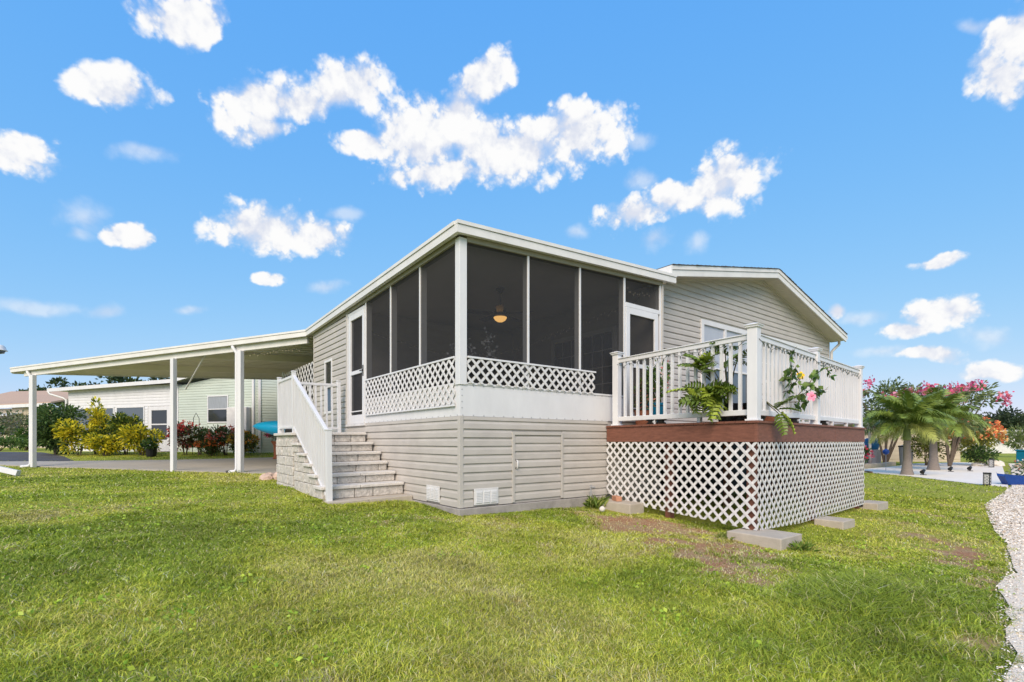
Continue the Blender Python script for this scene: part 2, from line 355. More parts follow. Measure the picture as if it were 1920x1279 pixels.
def shrub(name, label, cat, base, h, rx, ry, n, size, cols, seed, group=None, flowers=None, aspect=.42, lumps=14, lump=.42, stems=6, droop=0.1, z0=.12):
    """bush: thing > foliage, stem, flowers"""
    t = thing(name, base, label, cat, group)
    c = (base[0], base[1], base[2] + h * (.5 + z0 / 2)); rz = h * (.5 - z0 / 2)
    pts, dr = clump_pts(n, c, (rx, ry, rz), seed, lumps, lump)
    pts[:, 2] = np.maximum(pts[:, 2], base[2] + .02)
    leaf_mesh('foliage', pts, dr, size, cols, seed, t, aspect=aspect, droop=droop)
    q = MB(); rr = random.Random(seed)
    for i in range(stems):
        a = rr.uniform(0, 6.28); e = rr.uniform(.25, .7)
        tip = (base[0] + math.cos(a) * rx * e, base[1] + math.sin(a) * ry * e, base[2] + h * rr.uniform(.55, .85))
        mid = (base[0] + math.cos(a) * rx * e * .4, base[1] + math.sin(a) * ry * e * .4, base[2] + h * .35)
        q.tube([(base[0] + math.cos(a) * .04, base[1] + math.sin(a) * .04, base[2] - .03), mid, tip], [.018, .012, .005], 5)
    q.build('stem', 'trunk', t)
    if flowers:
        nf, fs, fc = flowers; r = np.random.default_rng(seed + 7)
        u = r.normal(size=(nf, 3)); u[:, 2] = np.abs(u[:, 2]) * .8 - .1; u /= np.linalg.norm(u, axis=1, keepdims=True)
        fp = np.array(c) + u * np.array((rx, ry, rz)) * r.uniform(.78, 1.05, (nf, 1))
        fp5 = np.repeat(fp, 7, 0) + r.normal(size=(nf * 7, 3)) * fs * .35
        leaf_mesh('flowers', fp5, r.normal(size=(nf * 7, 3)) + np.array([0, 0, .4]), fs, fc, seed + 9, t, aspect=.8)
    return t
def tree(name, label, base, h, rx, ry, n, size, cols, seed, group=None, trunk=.18, crown0=.35, lumps=22, lump=.36):
    t = thing(name, base, label, 'tree', group); rr = random.Random(seed)
    c = (base[0], base[1], base[2] + h * (crown0 + 1) / 2)
    pts, dr = clump_pts(n, c, (rx, ry, h * (1 - crown0) / 2), seed, lumps, lump, .3)
    leaf_mesh('crown', pts, dr, size, cols, seed, t, aspect=.55)
    q = MB().tube([(base[0], base[1], base[2] - .1), (base[0] + .1, base[1], base[2] + h * .3), (base[0], base[1] + .1, base[2] + h * .62)], [trunk, trunk * .75, trunk * .35], 8)
    for i in range(7):
        a = rr.uniform(0, 6.28); z = base[2] + h * rr.uniform(.28, .5)
        q.tube([(base[0] + .05, base[1], z), (base[0] + math.cos(a) * rx * .4, base[1] + math.sin(a) * ry * .4, z + h * .16), (base[0] + math.cos(a) * rx * .75, base[1] + math.sin(a) * ry * .75, z + h * .3)], [trunk * .45, trunk * .28, trunk * .08], 6)
    q.build('trunk', 'trunk', t)
    return t

# ================================================================== THE SETTING
FWD = (math.sin(R(37.4)), math.cos(R(37.4))); RGT = (math.cos(R(37.4)), -math.sin(R(37.4)))   # the way the lot falls
def ssn(a, b, x):
    t = np.clip((x - a) / (b - a), 0, 1); return t * t * (3 - 2 * t)
def gz(x, y):
    """height of the lawn"""
    x = np.asarray(x, float); y = np.asarray(y, float); dx = x + 3.397; dy = y + 5.548
    r = dx * RGT[0] + dy * RGT[1]; d = dx * FWD[0] + dy * FWD[1]
    z = -.1 - .025 * np.clip(x, -7, 9) * (1 - ssn(2, 8, y)) + .05 * np.clip(y, -9, 3.2)
    z = z - .055 * np.exp(-((x - 2.9) ** 2 / 4 + (y + 3.0) ** 2 / 2.0))
    k = ssn(8, 14, x); z = z * (1 - k) - .40 * k
    return z + (.12 * ssn(15.5, 18.5, d) + .2 * ssn(18, 22, d)) * (1 - ssn(-4, 2, r))
def G(x, y): return float(gz(x, y))
def vnoise(x, y, s, seed):
    """smooth value noise for the planting"""
    r = np.random.default_rng(seed).uniform(size=(64, 64)); x = x * s + 100; y = y * s + 100
    i = np.floor(x).astype(int); j = np.floor(y).astype(int); u = x - i; v = y - j; u = u * u * (3 - 2 * u); v = v * v * (3 - 2 * v)
    q = lambda a, b: r[a % 64, b % 64]
    return (q(i, j) * (1 - u) + q(i + 1, j) * u) * (1 - v) + (q(i, j + 1) * (1 - u) + q(i + 1, j + 1) * u) * v
DIRT = [(1.85, -1.35, .85, 1.3, 22, .90), (1.45, -2.5, .85, .85, 30, .76), (1.0, -3.25, .9, .5, 15, .52), (4.0, -4.15, 1.3, .35, 8, .45), (5.6, -3.45, 1.6, .5, 8, .42), (2.75, -4.6, .7, .25, 12, .45), (7.5, -3.4, 1.5, .6, 10, .36), (2.1, -.45, .6, .25, 0, .7), (.9, -4.85, .6, .2, 5, .45)]
def dirt_at(x, y):
    m = np.zeros_like(x)
    for cx, cy, rx, ry, t, s in DIRT:
        c, sn = math.cos(R(t)), math.sin(R(t)); a = ((x - cx) * c + (y - cy) * sn) / rx; b = (-(x - cx) * sn + (y - cy) * c) / ry
        m = np.maximum(m, np.clip(1.3 - np.sqrt(a * a + b * b), 0, 1) * s)
    return m
def soil_at(x, y):
    return dirt_at(x, y) * 1.15 - .20 + (vnoise(x, y, 1.1, 4) - .5) * .35 + (vnoise(x, y, 2.9, 5) - .5) * .75 + (vnoise(x, y, 7.5, 6) - .5) * .65
def lawn_mat():
    m = bpy.data.materials.new('lawn_soil'); m.use_nodes = True; t = m.node_tree; n = t.nodes; b = n['Principled BSDF']; b.inputs['Roughness'].default_value = .95; b.inputs['Specular IOR Level'].default_value = .1
    g = n.new('ShaderNodeNewGeometry')
    def ns(s, d=6, r=.65):
        k = n.new('ShaderNodeTexNoise'); k.inputs['Scale'].default_value = s; k.inputs['Detail'].default_value = d; k.inputs['Roughness'].default_value = r; t.links.new(g.outputs['Position'], k.inputs['Vector']); return k.outputs['Fac']
    def rp(f, stops):
        k = n.new('ShaderNodeValToRGB'); e = k.color_ramp.elements
        while len(e) < len(stops): e.new(.5)
        for q, (p, c) in zip(e, stops): q.position = p; q.color = (*c, 1)
        t.links.new(f, k.inputs[0]); return k.outputs[0]
    def mix(f, a, c):
        k = n.new('ShaderNodeMix'); k.data_type = 'RGBA'; t.links.new(f, k.inputs['Factor']); t.links.new(a, k.inputs['A']); t.links.new(c, k.inputs['B']); return k.outputs['Result']
    fine = rp(ns(34, 6, .75), [(.3, (.15, .17, .025)), (.5, (.29, .32, .04)), (.72, (.46, .48, .10))])
    tan = rp(ns(40, 5, .7), [(.3, (.24, .20, .07)), (.7, (.45, .40, .17))])
    patch = rp(ns(.8, 4, .6), [(.50, (0, 0, 0)), (.72, (.75, .75, .75))])
    c = mix(patch, fine, tan)
    soil = mix(rp(ns(2.2, 5, .65), [(.42, (0, 0, 0)), (.62, (.8, .8, .8))]), rp(ns(48, 6, .75), [(.3, (.14, .065, .035)), (.5, (.36, .185, .10)), (.7, (.55, .35, .22))]), rp(ns(60, 6, .75), [(.3, (.17, .12, .06)), (.5, (.36, .27, .15)), (.7, (.56, .45, .28))]))
    at = n.new('ShaderNodeAttribute'); at.attribute_name = 'soil'
    q = n.new('ShaderNodeMath'); q.operation = 'MULTIPLY_ADD'; t.links.new(ns(22, 5, .7), q.inputs[0]); q.inputs[1].default_value = .5; q.inputs[2].default_value = -.25
    q2 = n.new('ShaderNodeMath'); q2.operation = 'ADD'; t.links.new(q.outputs[0], q2.inputs[0]); t.links.new(at.outputs['Fac'], q2.inputs[1])
    f = rp(q2.outputs[0], [(.12, (0, 0, 0)), (.58, (1, 1, 1))])
    t.links.new(mix(f, c, soil), b.inputs['Base Color'])
    bp = n.new('ShaderNodeBump'); bp.inputs['Strength'].default_value = .6; bp.inputs['Distance'].default_value = .03; t.links.new(ns(45, 5, .7), bp.inputs['Height']); t.links.new(bp.outputs[0], b.inputs['Normal'])
    return m
M['lawn'] = lawn_mat()
def axis(lo, hi, n0, n1, step):
    a = list(np.arange(n0, n1 + .001, step)); d = step
    while a[-1] < hi: d *= 1.25; a.append(a[-1] + d)
    d = step
    while a[0] > lo: d *= 1.25; a.insert(0, a[0] - d)
    return np.array(a)
ax = np.unique(np.concatenate([np.arange(-7, 12, .09), axis(-1500, 1500, -14, 26, .4)])); ay = np.unique(np.concatenate([np.arange(-7.5, 5, .09), axis(-1500, 1500, -10, 28, .4)]))
ax = ax[np.concatenate([[True], np.diff(ax) > .02])]; ay = ay[np.concatenate([[True], np.diff(ay) > .02])]
gx, gy = np.meshgrid(ax, ay, indexing='ij'); V = np.stack([gx, gy, gz(gx, gy)], -1).reshape(-1, 3)
ni, nj = len(ax), len(ay); I, J = np.meshgrid(np.arange(ni - 1), np.arange(nj - 1), indexing='ij'); k = (I * nj + J).ravel()
F = np.stack([k, k + nj, k + nj + 1, k + 1], 1)
gm = bpy.data.meshes.new('ground'); gm.from_pydata(V.tolist(), [], F.tolist()); gm.polygons.foreach_set('use_smooth', [True] * len(gm.polygons))
sa = gm.attributes.new('soil', 'FLOAT', 'POINT'); sa.data.foreach_set('value', soil_at(V[:, 0], V[:, 1]).astype(np.float32))
tag(link('ground', gm, 'lawn'), 'uneven lawn of green and yellowing grass around the house', 'ground', kind='structure')

def sheet(name, poly, m, dz, label, step=.5, jag=0, thick=0):
    """thin sheet of paving that follows the ground; polygon in plan"""
    import mathutils.geometry as mg
    pts = []
    for i in range(len(poly)):
        a, b = poly[i], poly[(i + 1) % len(poly)]; l = math.dist(a, b); q = max(1, int(l / step))
        for j in range(q):
            t = j / q; pts.append((a[0] + (b[0] - a[0]) * t, a[1] + (b[1] - a[1]) * t))
    if jag:
        rr = random.Random(3); pts = [(x + rr.uniform(-jag, jag), y + rr.uniform(-jag, jag)) for x, y in pts]
    xs = [p[0] for p in pts]; ys = [p[1] for p in pts]; inner = []
    def inside(x, y, pad=.0):
        c = False
        for i in range(len(pts)):
            (x1, y1), (x2, y2) = pts[i], pts[i - 1]
            if (y1 > y) != (y2 > y) and x < (x2 - x1) * (y - y1) / (y2 - y1) + x1: c = not c
        return c
    for x in np.arange(min(xs), max(xs), step):
        for y in np.arange(min(ys), max(ys), step):
            if inside(x, y) and min(math.dist((x, y), p) for p in pts) > step * .5: inner.append((x, y))
    allp = [Vector(p) for p in pts + inner]; nb = len(pts)
    r = mg.delaunay_2d_cdt(allp, [], [list(range(nb))], 1, 1e-5)
    vs_, fs_ = r[0], r[2]
    top = [(p.x, p.y, G(p.x, p.y) + dz) for p in vs_]; f3 = [tuple(f) for f in fs_]
    q = MB(); q.add(top, f3)
    if thick:                                     # kerb-like edge
        ring = [(x, y, G(x, y) + dz) for x, y in pts]; low = [(x, y, z - thick) for x, y, z in ring]; n_ = len(ring)
        q.add(ring + low, [(i, (i + 1) % n_, n_ + (i + 1) % n_, n_ + i) for i in range(n_)])
    o = q.build(name, m); tag(o, label, name.replace('_', ' ').split()[-1], kind='structure'); return o
SLAB = [(.0, 6.7), (-.62, 7.45), (-1.35, 8.62), (-4.0, 13.1), (-6.8, 17.5), (-9.2, 21.2), (-9.4, 22.6), (-6.96, 19.0), (-5.24, 17.75), (-2.1, 16.1), (1.2, 15.15), (4.1, 14.6), (4.1, 6.7)]
sheet('driveway', SLAB, 'slab', .035, 'pale concrete carport driveway running past the white posts', .6, thick=.12)
ROAD = [(-6.9, 19.35), (-9.3, 23.1), (-16, 33), (-24, 44), (-20, 46), (-8.1, 26.8), (-6.5, 24.2), (-5.45, 20.7), (-5.0, 18.05)]
sheet('road', ROAD, 'asphalt', .012, 'grey asphalt side road behind the carport slab', .8)
PADP = [(15.75, -2.95), (15.97, -2.5), (19.0, .14), (20.4, 1.9), (23, 2.75), (28, 2.7), (30.5, 3.2), (36, 2.0), (35.5, 0)]
sheet('patio', PADP, 'pad', .02, 'white paved garden patio under the palms', .9, thick=.05)
PATH = [(-.9, -5.7), (-.12, -5.06), (.35, -5.05), (.9, -4.98), (1.6, -4.85), (2.63, -4.69), (3.4, -4.66), (4.25, -4.52), (5.4, -4.38), (6.67, -4.08), (8.4, -3.75), (10.45, -3.36), (12.2, -3.28), (13.75, -3.2), (15.7, -3.0), (22, -2.2), (30, -1.1), (36, -.2), (38, -3.5), (22, -6.5), (8, -8.4), (-1.5, -8.6)]
def shell_mat():
    m = mat('crushed_shell', (.72, .60, .45), .95, .25, 75, .8, 80, col2=(.93, .82, .67)); return m
M['shell'] = shell_mat()
pth = sheet('path', PATH, 'shell', .022, 'pale crushed shell path along the right of the lawn', .22, jag=.035)

# loose shell fragments on the path (nobody could count them)
rg = np.random.default_rng(11); n = 110000
d_ = rg.uniform(.6, 4.4, n) ** 2; px = -1.9 + d_ * 1.0; py = rg.uniform(-7.6, -3.0, n)
def in_poly(x, y, poly):
    c = np.zeros(len(x), bool)
    for i in range(len(poly)):
        (x1, y1), (x2, y2) = poly[i], poly[i - 1]
        if y1 == y2: continue
        c ^= ((y1 > y) != (y2 > y)) & (x < (x2 - x1) * (y - y1) / (y2 - y1) + x1)
    return c
ok = in_poly(px, py - .04, PATH); px, py = px[ok], py[ok]; n = len(px)
s = rg.uniform(.004, .012, n) * np.clip(d_[ok] / 5, .8, 2)
base = np.stack([px, py, gz(px, py) + .028], 1); an = rg.uniform(0, 6.28, n)
e1 = np.stack([np.cos(an), np.sin(an), rg.normal(size=n) * .35], 1) * s[:, None]; e2 = np.stack([-np.sin(an), np.cos(an), rg.normal(size=n) * .35], 1) * (s * rg.uniform(.5, 1, n))[:, None]
up = np.array([0, 0, 1]) * (s * .35)[:, None]
V = np.stack([base - e1, base - e2, base + e1, base + e2, base + up], 1).reshape(-1, 3); i = np.arange(n) * 5
F = np.concatenate([np.stack([i + a, i + b, i + 4], 1) for a, b in ((0, 1), (1, 2), (2, 3), (3, 0))])
C = np.repeat(np.array([(.88, .78, .64), (.74, .62, .47), (.92, .85, .73), (.48, .38, .28)])[rg.integers(0, 4, n)], 5, 0)
tag(cmesh('shell_fragments', V, F, C, leafmat('shell_chip', .8, .0)), 'loose shell fragments scattered over the pale path', 'shell gravel', kind='stuff')

# ================================================================== SCREENED PORCH
WX, WY = (1.0, 0.0), (0.0, 1.0)
def roofz(x, y): return 3.664 + .052 * (x + .12) - .0242 * (min(y, 6.8) + .12)
po = thing('screened_porch', (0, 0, -.1), 'raised beige screened porch with white lattice and flat white roof edge', 'porch')
# footing and skirting
q = MB().box(.03, 4.18, .03, 6.4, -.4, -.012); q.build('footing', 'concrete_dark', po)
MB().box(-.05, 2.72, -.055, .03, -.3, -.012).build('footing_curb', 'concrete_dark', po, .008)
MB().box(-.055, .03, .03, 6.45, -.3, -.012).build('footing_curb', 'concrete_dark', po, .008)
MB().box(.002, .05, .002, 6.44, -.005, 1.195).build('skirting_backing', 'siding_trim', po)
MB().box(.052, 4.2, .002, .05, -.005, 1.195).build('skirting_backing', 'siding_trim', po)
AX0, AX1, AZ0, AZ1 = .845, 1.79, .02, .985
siding(po, (0, 0), WX, .033, 2.80, .0, 1.19, holes=[(AX0 - .012, AX1 + .012, -.1, 1.0), (.19, .595, .015, .238)])
siding(po, (0, 6.45), (0, -1), 0, 6.417, .0, 1.19, holes=[(6.45 - .885, 6.45 - .495, .015, .245)])
# outside corner trims
def corner(x, y, z0, z1, sx, sy, m='siding_trim'):
    q = MB(); q.box(min(x, x + sx * .032), max(x, x + sx * .032), min(y, y + sy * .012), max(y, y + sy * .012), z0, z1)
    return q
MB().prism([(-.024, -.024, -.005), (.034, -.024, -.005), (.034, -.001, -.005), (-.001, -.001, -.005), (-.001, .034, -.005), (-.024, .034, -.005)], (0, 0, 1.203)).build('corner_trim', 'siding_trim', po, .003)
# access hatch in the skirting
hd = MB().box(AX0 + .03, AX1 - .03, .0, .02, AZ0 + .02, AZ1 - .03); hdo = hd.build('access_hatch', 'siding_trim', po)
siding(hdo, (0, -.001), WX, AX0 + .035, AX1 - .035, AZ0 + .02, AZ1 - .035)
for x0, x1, z0, z1 in ((AX0 - .014, AX0 + .03, AZ0 - .01, AZ1 + .012), (AX1 - .03, AX1 + .014, AZ0 - .01, AZ1 + .012), (AX0 + .03, AX1 - .03, AZ1 - .032, AZ1 + .012)):
    MB().box(x0, x1, -.03, .0, z0, z1).build('hatch_trim', 'siding_trim', hdo, .003)
MB().tube([(AX0 + .06, -.022, .60), (AX0 + .06, -.052, .59), (AX0 + .06, -.055, .54), (AX0 + .06, -.052, .49), (AX0 + .06, -.022, .48)], .008, 6).build('handle', 'white', hdo, smooth=True)
# vents
def vent(fr):
    a = MB(); fr(a, 0, 1, 0, 1, .018, .030); o = a.build('vent', 'white_old', po, .003)
    for i in range(3):
        u0 = .06 + i * .305; b = MB(); fr(b, u0, u0 + .27, .10, .86, .030, .036); b.build('vent_grille', 'white', o, .002)
        s = MB()
        for j in range(7): fr(s, u0 + .02, u0 + .25, .14 + j * .1, .165 + j * .1, .036, .041)
        s.build('vent_louvre', 'white_old', o)
vent(lambda b, u0, u1, v0, v1, d0, d1: b.box(.195 + u0 * .395, .195 + u1 * .395, -d1, -d0, .018 + v0 * .217, .018 + v1 * .217))
vent(lambda b, u0, u1, v0, v1, d0, d1: b.box(-d1, -d0, .5 + u0 * .38, .5 + u1 * .38, .02 + v0 * .22, .02 + v1 * .22))
# floor, kick panels
MB().box(.06, 4.2, .06, 4.3, 1.10, 1.19).build('floor', 'deckboard', po)
MB().box(-.012, 3.235, -.012, .02, 1.192, 1.605).build('kick_panel', 'white', po, .002)
MB().box(-.012, .02, .022, 3.26, 1.192, 1.605).build('kick_panel', 'white', po, .002)
MB().box(-.018, 3.235, -.022, .05, 1.605, 1.632).build('sill_rail', 'white', po, .002)
MB().box(-.022, .05, .052, 3.26, 1.605, 1.632).build('sill_rail', 'white', po, .002)
q = MB()                                             # screw heads round the panel edges
for i in range(20):
    x = .03 + i * .165
    for z in (1.205, 1.595): q.box(x - .006, x + .006, -.0165, -.012, z - .006, z + .006)
for i in range(19):
    y_ = .05 + i * .17; q.box(-.0165, -.012, y_ - .006, y_ + .006, 1.199, 1.211)
for i in range(4):
    for z in (1.30 + i * .08,): q.box(.012, .024, -.0165, -.012, z - .006, z + .006)
tag(q.build('screw_heads', 'grey', po), kind='stuff')
# corner post, mullions
MB().box(-.028, .085, -.028, .085, 1.6, roofz(0, 0) - .16).build('corner_post', 'white', po, .004)
def top_front(x): return roofz(x, 0) - .205
def top_left(y): return roofz(0, y) - .205
for x, wd in ((1.134, .034), (2.177, .034), (3.232, .042), (4.215, .05)):
    z0 = 1.62 if x < 3.2 else 1.19
    MB().box(x - wd / 2, x + wd / 2, -.013, .10, z0, top_front(x) + .03).build('mullion', 'white', po, .003)
for y, wd in ((1.125, .034), (2.17, .034), (3.262, .045), (4.19, .045)):
    z0 = 1.62 if y < 3.2 else 1.19
    MB().box(-.013, .10, y - wd / 2, y + wd / 2, z0, top_left(y) + .03).build('mullion', 'white', po, .003)
# header beams
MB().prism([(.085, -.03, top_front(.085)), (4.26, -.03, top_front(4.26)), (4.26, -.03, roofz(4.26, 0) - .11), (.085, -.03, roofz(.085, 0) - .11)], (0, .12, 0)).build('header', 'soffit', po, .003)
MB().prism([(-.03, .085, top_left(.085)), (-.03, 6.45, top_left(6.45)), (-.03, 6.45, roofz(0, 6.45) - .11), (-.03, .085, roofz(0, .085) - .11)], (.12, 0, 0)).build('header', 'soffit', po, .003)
# screens
def scr(axis_, a, b, z0, tf, parent, zt=None):
    za, zb = (tf(a), tf(b)) if zt is None else (zt, zt)
    if axis_ == 'x': MB().add([(a, .003, z0), (b, .003, z0), (b, .003, zb), (a, .003, za)], [(0, 1, 2, 3)]).build('screen', 'screen', parent)
    else: MB().add([(.003, a, z0), (.003, b, z0), (.003, b, zb), (.003, a, za)], [(3, 2, 1, 0)]).build('screen', 'screen', parent)
for a, b in ((.085, 1.117), (1.151, 2.160), (2.194, 3.211)): scr('x', a, b, 1.632, lambda s: top_front(s) + .01, po)
for a, b in ((.085, 1.108), (1.142, 2.153), (2.187, 3.240)): scr('y', a, b, 1.632, lambda s: top_left(s) + .01, po)
# white doors with screen
def door(axis_, a, b, z0, z1, hinge_far):
    f = (lambda q, s0, s1, d0, d1, z_0, z_1: q.box(s0, s1, -d1, -d0, z_0, z_1)) if axis_ == 'x' else (lambda q, s0, s1, d0, d1, z_0, z_1: q.box(-d1, -d0, s0, s1, z_0, z_1))
    q = MB(); f(q, a, a + .10, -.02, .025, z0, z1); f(q, b - .10, b, -.02, .025, z0, z1); f(q, a + .10, b - .10, -.02, .025, z1 - .11, z1)
    f(q, a + .10, b - .10, -.02, .025, z0, z0 + .16); f(q, a + .10, b - .10, -.018, .022, z0 + .93, z0 + 1.0)
    o = q.build('door', 'white', po, .003)
    for zz0, zz1 in ((z0 + .16, z0 + .93), (z0 + 1.0, z1 - .11)):
        scr(axis_, a + .10, b - .10, zz0, None, o, zz1)
    q = MB(); f(q, a + .10, b - .10, .0, .014, z0 + .22, z0 + .24); q.build('cross_bar', 'white', o)
    ha, hb = (a + .03, a + .065) if hinge_far else (b - .065, b - .03)
    q = MB(); f(q, ha, hb, .025, .034, z0 + .86, z0 + 1.06); h0, h1 = (ha, hb + .09) if hinge_far else (ha - .09, hb); f(q, h0, h1, .045, .058, z0 + .955, z0 + .975); f(q, ha + .01, hb - .01, .034, .045, z0 + .945, z0 + .985)
    q.build('handle', 'black', o, .002)
    return o
door('x', 3.258, 4.135, 1.2, 3.145, False)
door('y', 3.29, 4.10, 1.2, 3.29, True)
MB().box(3.256, 4.19, -.02, .08, 3.15, 3.222).build('transom_bar', 'white', po, .003)
MB().box(-.02, .08, 3.288, 4.167, 3.295, 3.345).build('transom_bar', 'white', po, .003)
scr('x', 3.256, 4.19, 3.222, lambda s: top_front(s) + .01, po); scr('y', 3.288, 4.167, 3.345, lambda s: top_left(s) + .01, po)
MB().box(4.137, 4.188, .03, .06, 1.2, 3.15).build('jamb_gap', 'iron', po)
MB().box(-.05, .05, 3.26, 4.20, 1.150, 1.196).build('threshold', 'white_old', po, .003)
# lattice on the screens
MB().box(.09, 2.505, -.045, -.023, 1.952, 1.978).build('lattice_cap', 'white', po, .003)
lattice(po, (0, 0), WX, [(.09, 1.622), (2.48, 1.622), (2.48, 1.952), (.09, 1.952)], .024)
MB().box(-.045, -.023, .09, 3.23, 1.952, 1.978).build('lattice_cap', 'white', po, .003)
lattice(po, (0, 3.24), (0, -1), [(.02, 1.34), (3.15, 1.352), (3.15, 1.952), (.02, 1.952)], .024)
MB().box(-.048, -.024, .09, 3.22, 1.322, 1.345).build('lattice_edge', 'white', po, .003)
# enclosed end with siding and a small window
WLY = (5.12, 5.63); WLZ = (1.46, 2.62)
MB().box(.002, .06, 4.22, 6.44, 1.196, 3.33).build('end_wall', 'siding_trim', po)
MB().box(.06, 4.18, 4.30, 4.36, 1.2, 3.5).build('partition_wall', 'siding', po)
MB().box(.062, 4.18, 6.38, 6.44, -.1, 3.4).build('rear_wall', 'siding', po)
siding(po, (0, 6.45), (0, -1), .035, 2.19, 1.2, 3.33, holes=[(6.45 - WLY[1], 6.45 - WLY[0], WLZ[0], WLZ[1])], rng_at=lambda z: (.035, 2.19))
MB().box(-.026, .0, 4.215, 4.262, 1.2, top_left(4.2) + .02).build('corner_trim', 'siding_trim', po, .003)
MB().box(-.026, .06, 6.42, 6.462, -.1, top_left(6.45) + .02).build('corner_trim', 'siding_trim', po, .003)
def window(parent, f, a, b, z0, z1, fw=.05, glassm='glass', rail=True, mull=(), depth=.03, name='window', fm='white', grid=None, blind=None):
    """f(q, s0, s1, d0, d1, z0, z1): box on the wall, d = distance proud of it"""
    q = MB(); f(q, a, a + fw, 0, depth, z0, z1); f(q, b - fw, b, 0, depth, z0, z1); f(q, a + fw, b - fw, 0, depth, z1 - fw, z1); f(q, a + fw, b - fw, 0, depth, z0, z0 + fw)
    o = q.build(name, fm, parent, .003); xs = [a + fw] + [v for m_ in mull for v in (m_ - fw * .4, m_ + fw * .4)] + [b - fw]
    for m_ in mull: q = MB(); f(q, m_ - fw * .4, m_ + fw * .4, .0, depth * .9, z0 + fw, z1 - fw); q.build('frame', fm, o, .002)
    for i in range(0, len(xs), 2):
        zm = (z0 + z1) / 2; parts = [(z0 + fw, zm - .02), (zm + .02, z1 - fw)] if rail else [(z0 + fw, z1 - fw)]
        if rail: q = MB(); f(q, xs[i], xs[i + 1], .0, depth * .8, zm - .02, zm + .02); q.build('meeting_rail', fm, o, .002)
        for j, (u, v) in enumerate(parts):
            q = MB(); f(q, xs[i], xs[i + 1], -.01, .006 if j == 0 or not rail else .01, u, v); q.build('pane', blind if (blind and j == len(parts) - 1) else glassm, o)
            if grid:
                q = MB()
                for k_ in range(1, grid[0]): s_ = xs[i] + (xs[i + 1] - xs[i]) * k_ / grid[0]; f(q, s_ - .009, s_ + .009, .012, .018, u, v)
                for k_ in range(1, grid[1]): t_ = u + (v - u) * k_ / grid[1]; f(q, xs[i], xs[i + 1], .012, .019, t_ - .009, t_ + .009)
                q.build('muntin', fm, o)
    return o
fL = lambda q, s0, s1, d0, d1, z0, z1: q.box(-d1, -d0, s0, s1, z0, z1)
fF = lambda q, s0, s1, d0, d1, z0, z1: q.box(s0, s1, -d1, -d0, z0, z1)
window(po, fL, WLY[0], WLY[1], WLZ[0], WLZ[1], .05)
# roof of the porch
def plate(name, plan, zf, t, m, parent, ztop=0):
    n_ = len(plan); top = [(x, y, zf(x, y) + ztop) for x, y in plan]; bot = [(x, y, z - t) for x, y, z in top]
    return MB().add(top + bot, [tuple(range(n_)), tuple(range(2 * n_ - 1, n_ - 1, -1))] + [(i, n_ + i, n_ + (i + 1) % n_, (i + 1) % n_) for i in range(n_)]).build(name, m, parent)
plate('roof_panel', [(-.09, -.09), (4.5, -.09), (4.5, 6.78), (-.09, 6.78)], roofz, .09, 'panwhite', po, -.01)
def edge(parent, a, b, za, zb, n_, name='fascia', face=.105, lip=.04):
    """aluminium roof edge from a to b: main face, and a prouder lip above it; n_ points outwards"""
    def strip(z0, z1, o0, o1, nm, m):
        A = Vector((a[0], a[1], 0)); B = Vector((b[0], b[1], 0)); nn = Vector((n_[0], n_[1], 0))
        P = [A + nn * o0 + Vector((0, 0, za + z0)), A + nn * o1 + Vector((0, 0, za + z0)), A + nn * o1 + Vector((0, 0, za + z1)), A + nn * o0 + Vector((0, 0, za + z1))]
        Q = [B + nn * o0 + Vector((0, 0, zb + z0)), B + nn * o1 + Vector((0, 0, zb + z0)), B + nn * o1 + Vector((0, 0, zb + z1)), B + nn * o0 + Vector((0, 0, zb + z1))]
        return MB().add(P + Q, [(0, 1, 2, 3), (7, 6, 5, 4)] + [(i, 4 + i, 4 + (i + 1) % 4, (i + 1) % 4) for i in range(4)]).build(nm, m, parent)
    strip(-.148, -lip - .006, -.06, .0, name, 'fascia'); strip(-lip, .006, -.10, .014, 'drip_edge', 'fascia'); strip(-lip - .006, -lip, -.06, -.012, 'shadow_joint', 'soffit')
edge(po, (-.12, -.12), (4.54, -.12), roofz(-.12, -.12), roofz(4.54, -.12), (0, -1))
edge(po, (-.12, -.058), (-.12, 6.76), roofz(-.12, -.12), roofz(-.12, 6.76), (-1, 0))
# soffit strips under the overhang
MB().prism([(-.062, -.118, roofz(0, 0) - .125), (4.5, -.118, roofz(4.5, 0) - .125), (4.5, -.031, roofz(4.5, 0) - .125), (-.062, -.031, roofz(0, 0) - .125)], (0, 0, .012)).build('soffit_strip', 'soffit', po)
# back wall of the porch: the side wall of the house with a french window
fH = lambda q, s0, s1, d0, d1, z0, z1: q.box(4.155 - d1, 4.155 - d0, s0, s1, z0, z1)
MB().box(4.155, 4.2, .06, 4.3, 1.2, 3.62).build('inner_wall', 'siding', po)
window(po, fH, .95, 2.84, 1.25, 3.13, .10, glassm='glass_grey', rail=False, mull=(1.9,), grid=(3, 5), name='french_window', fm='white')

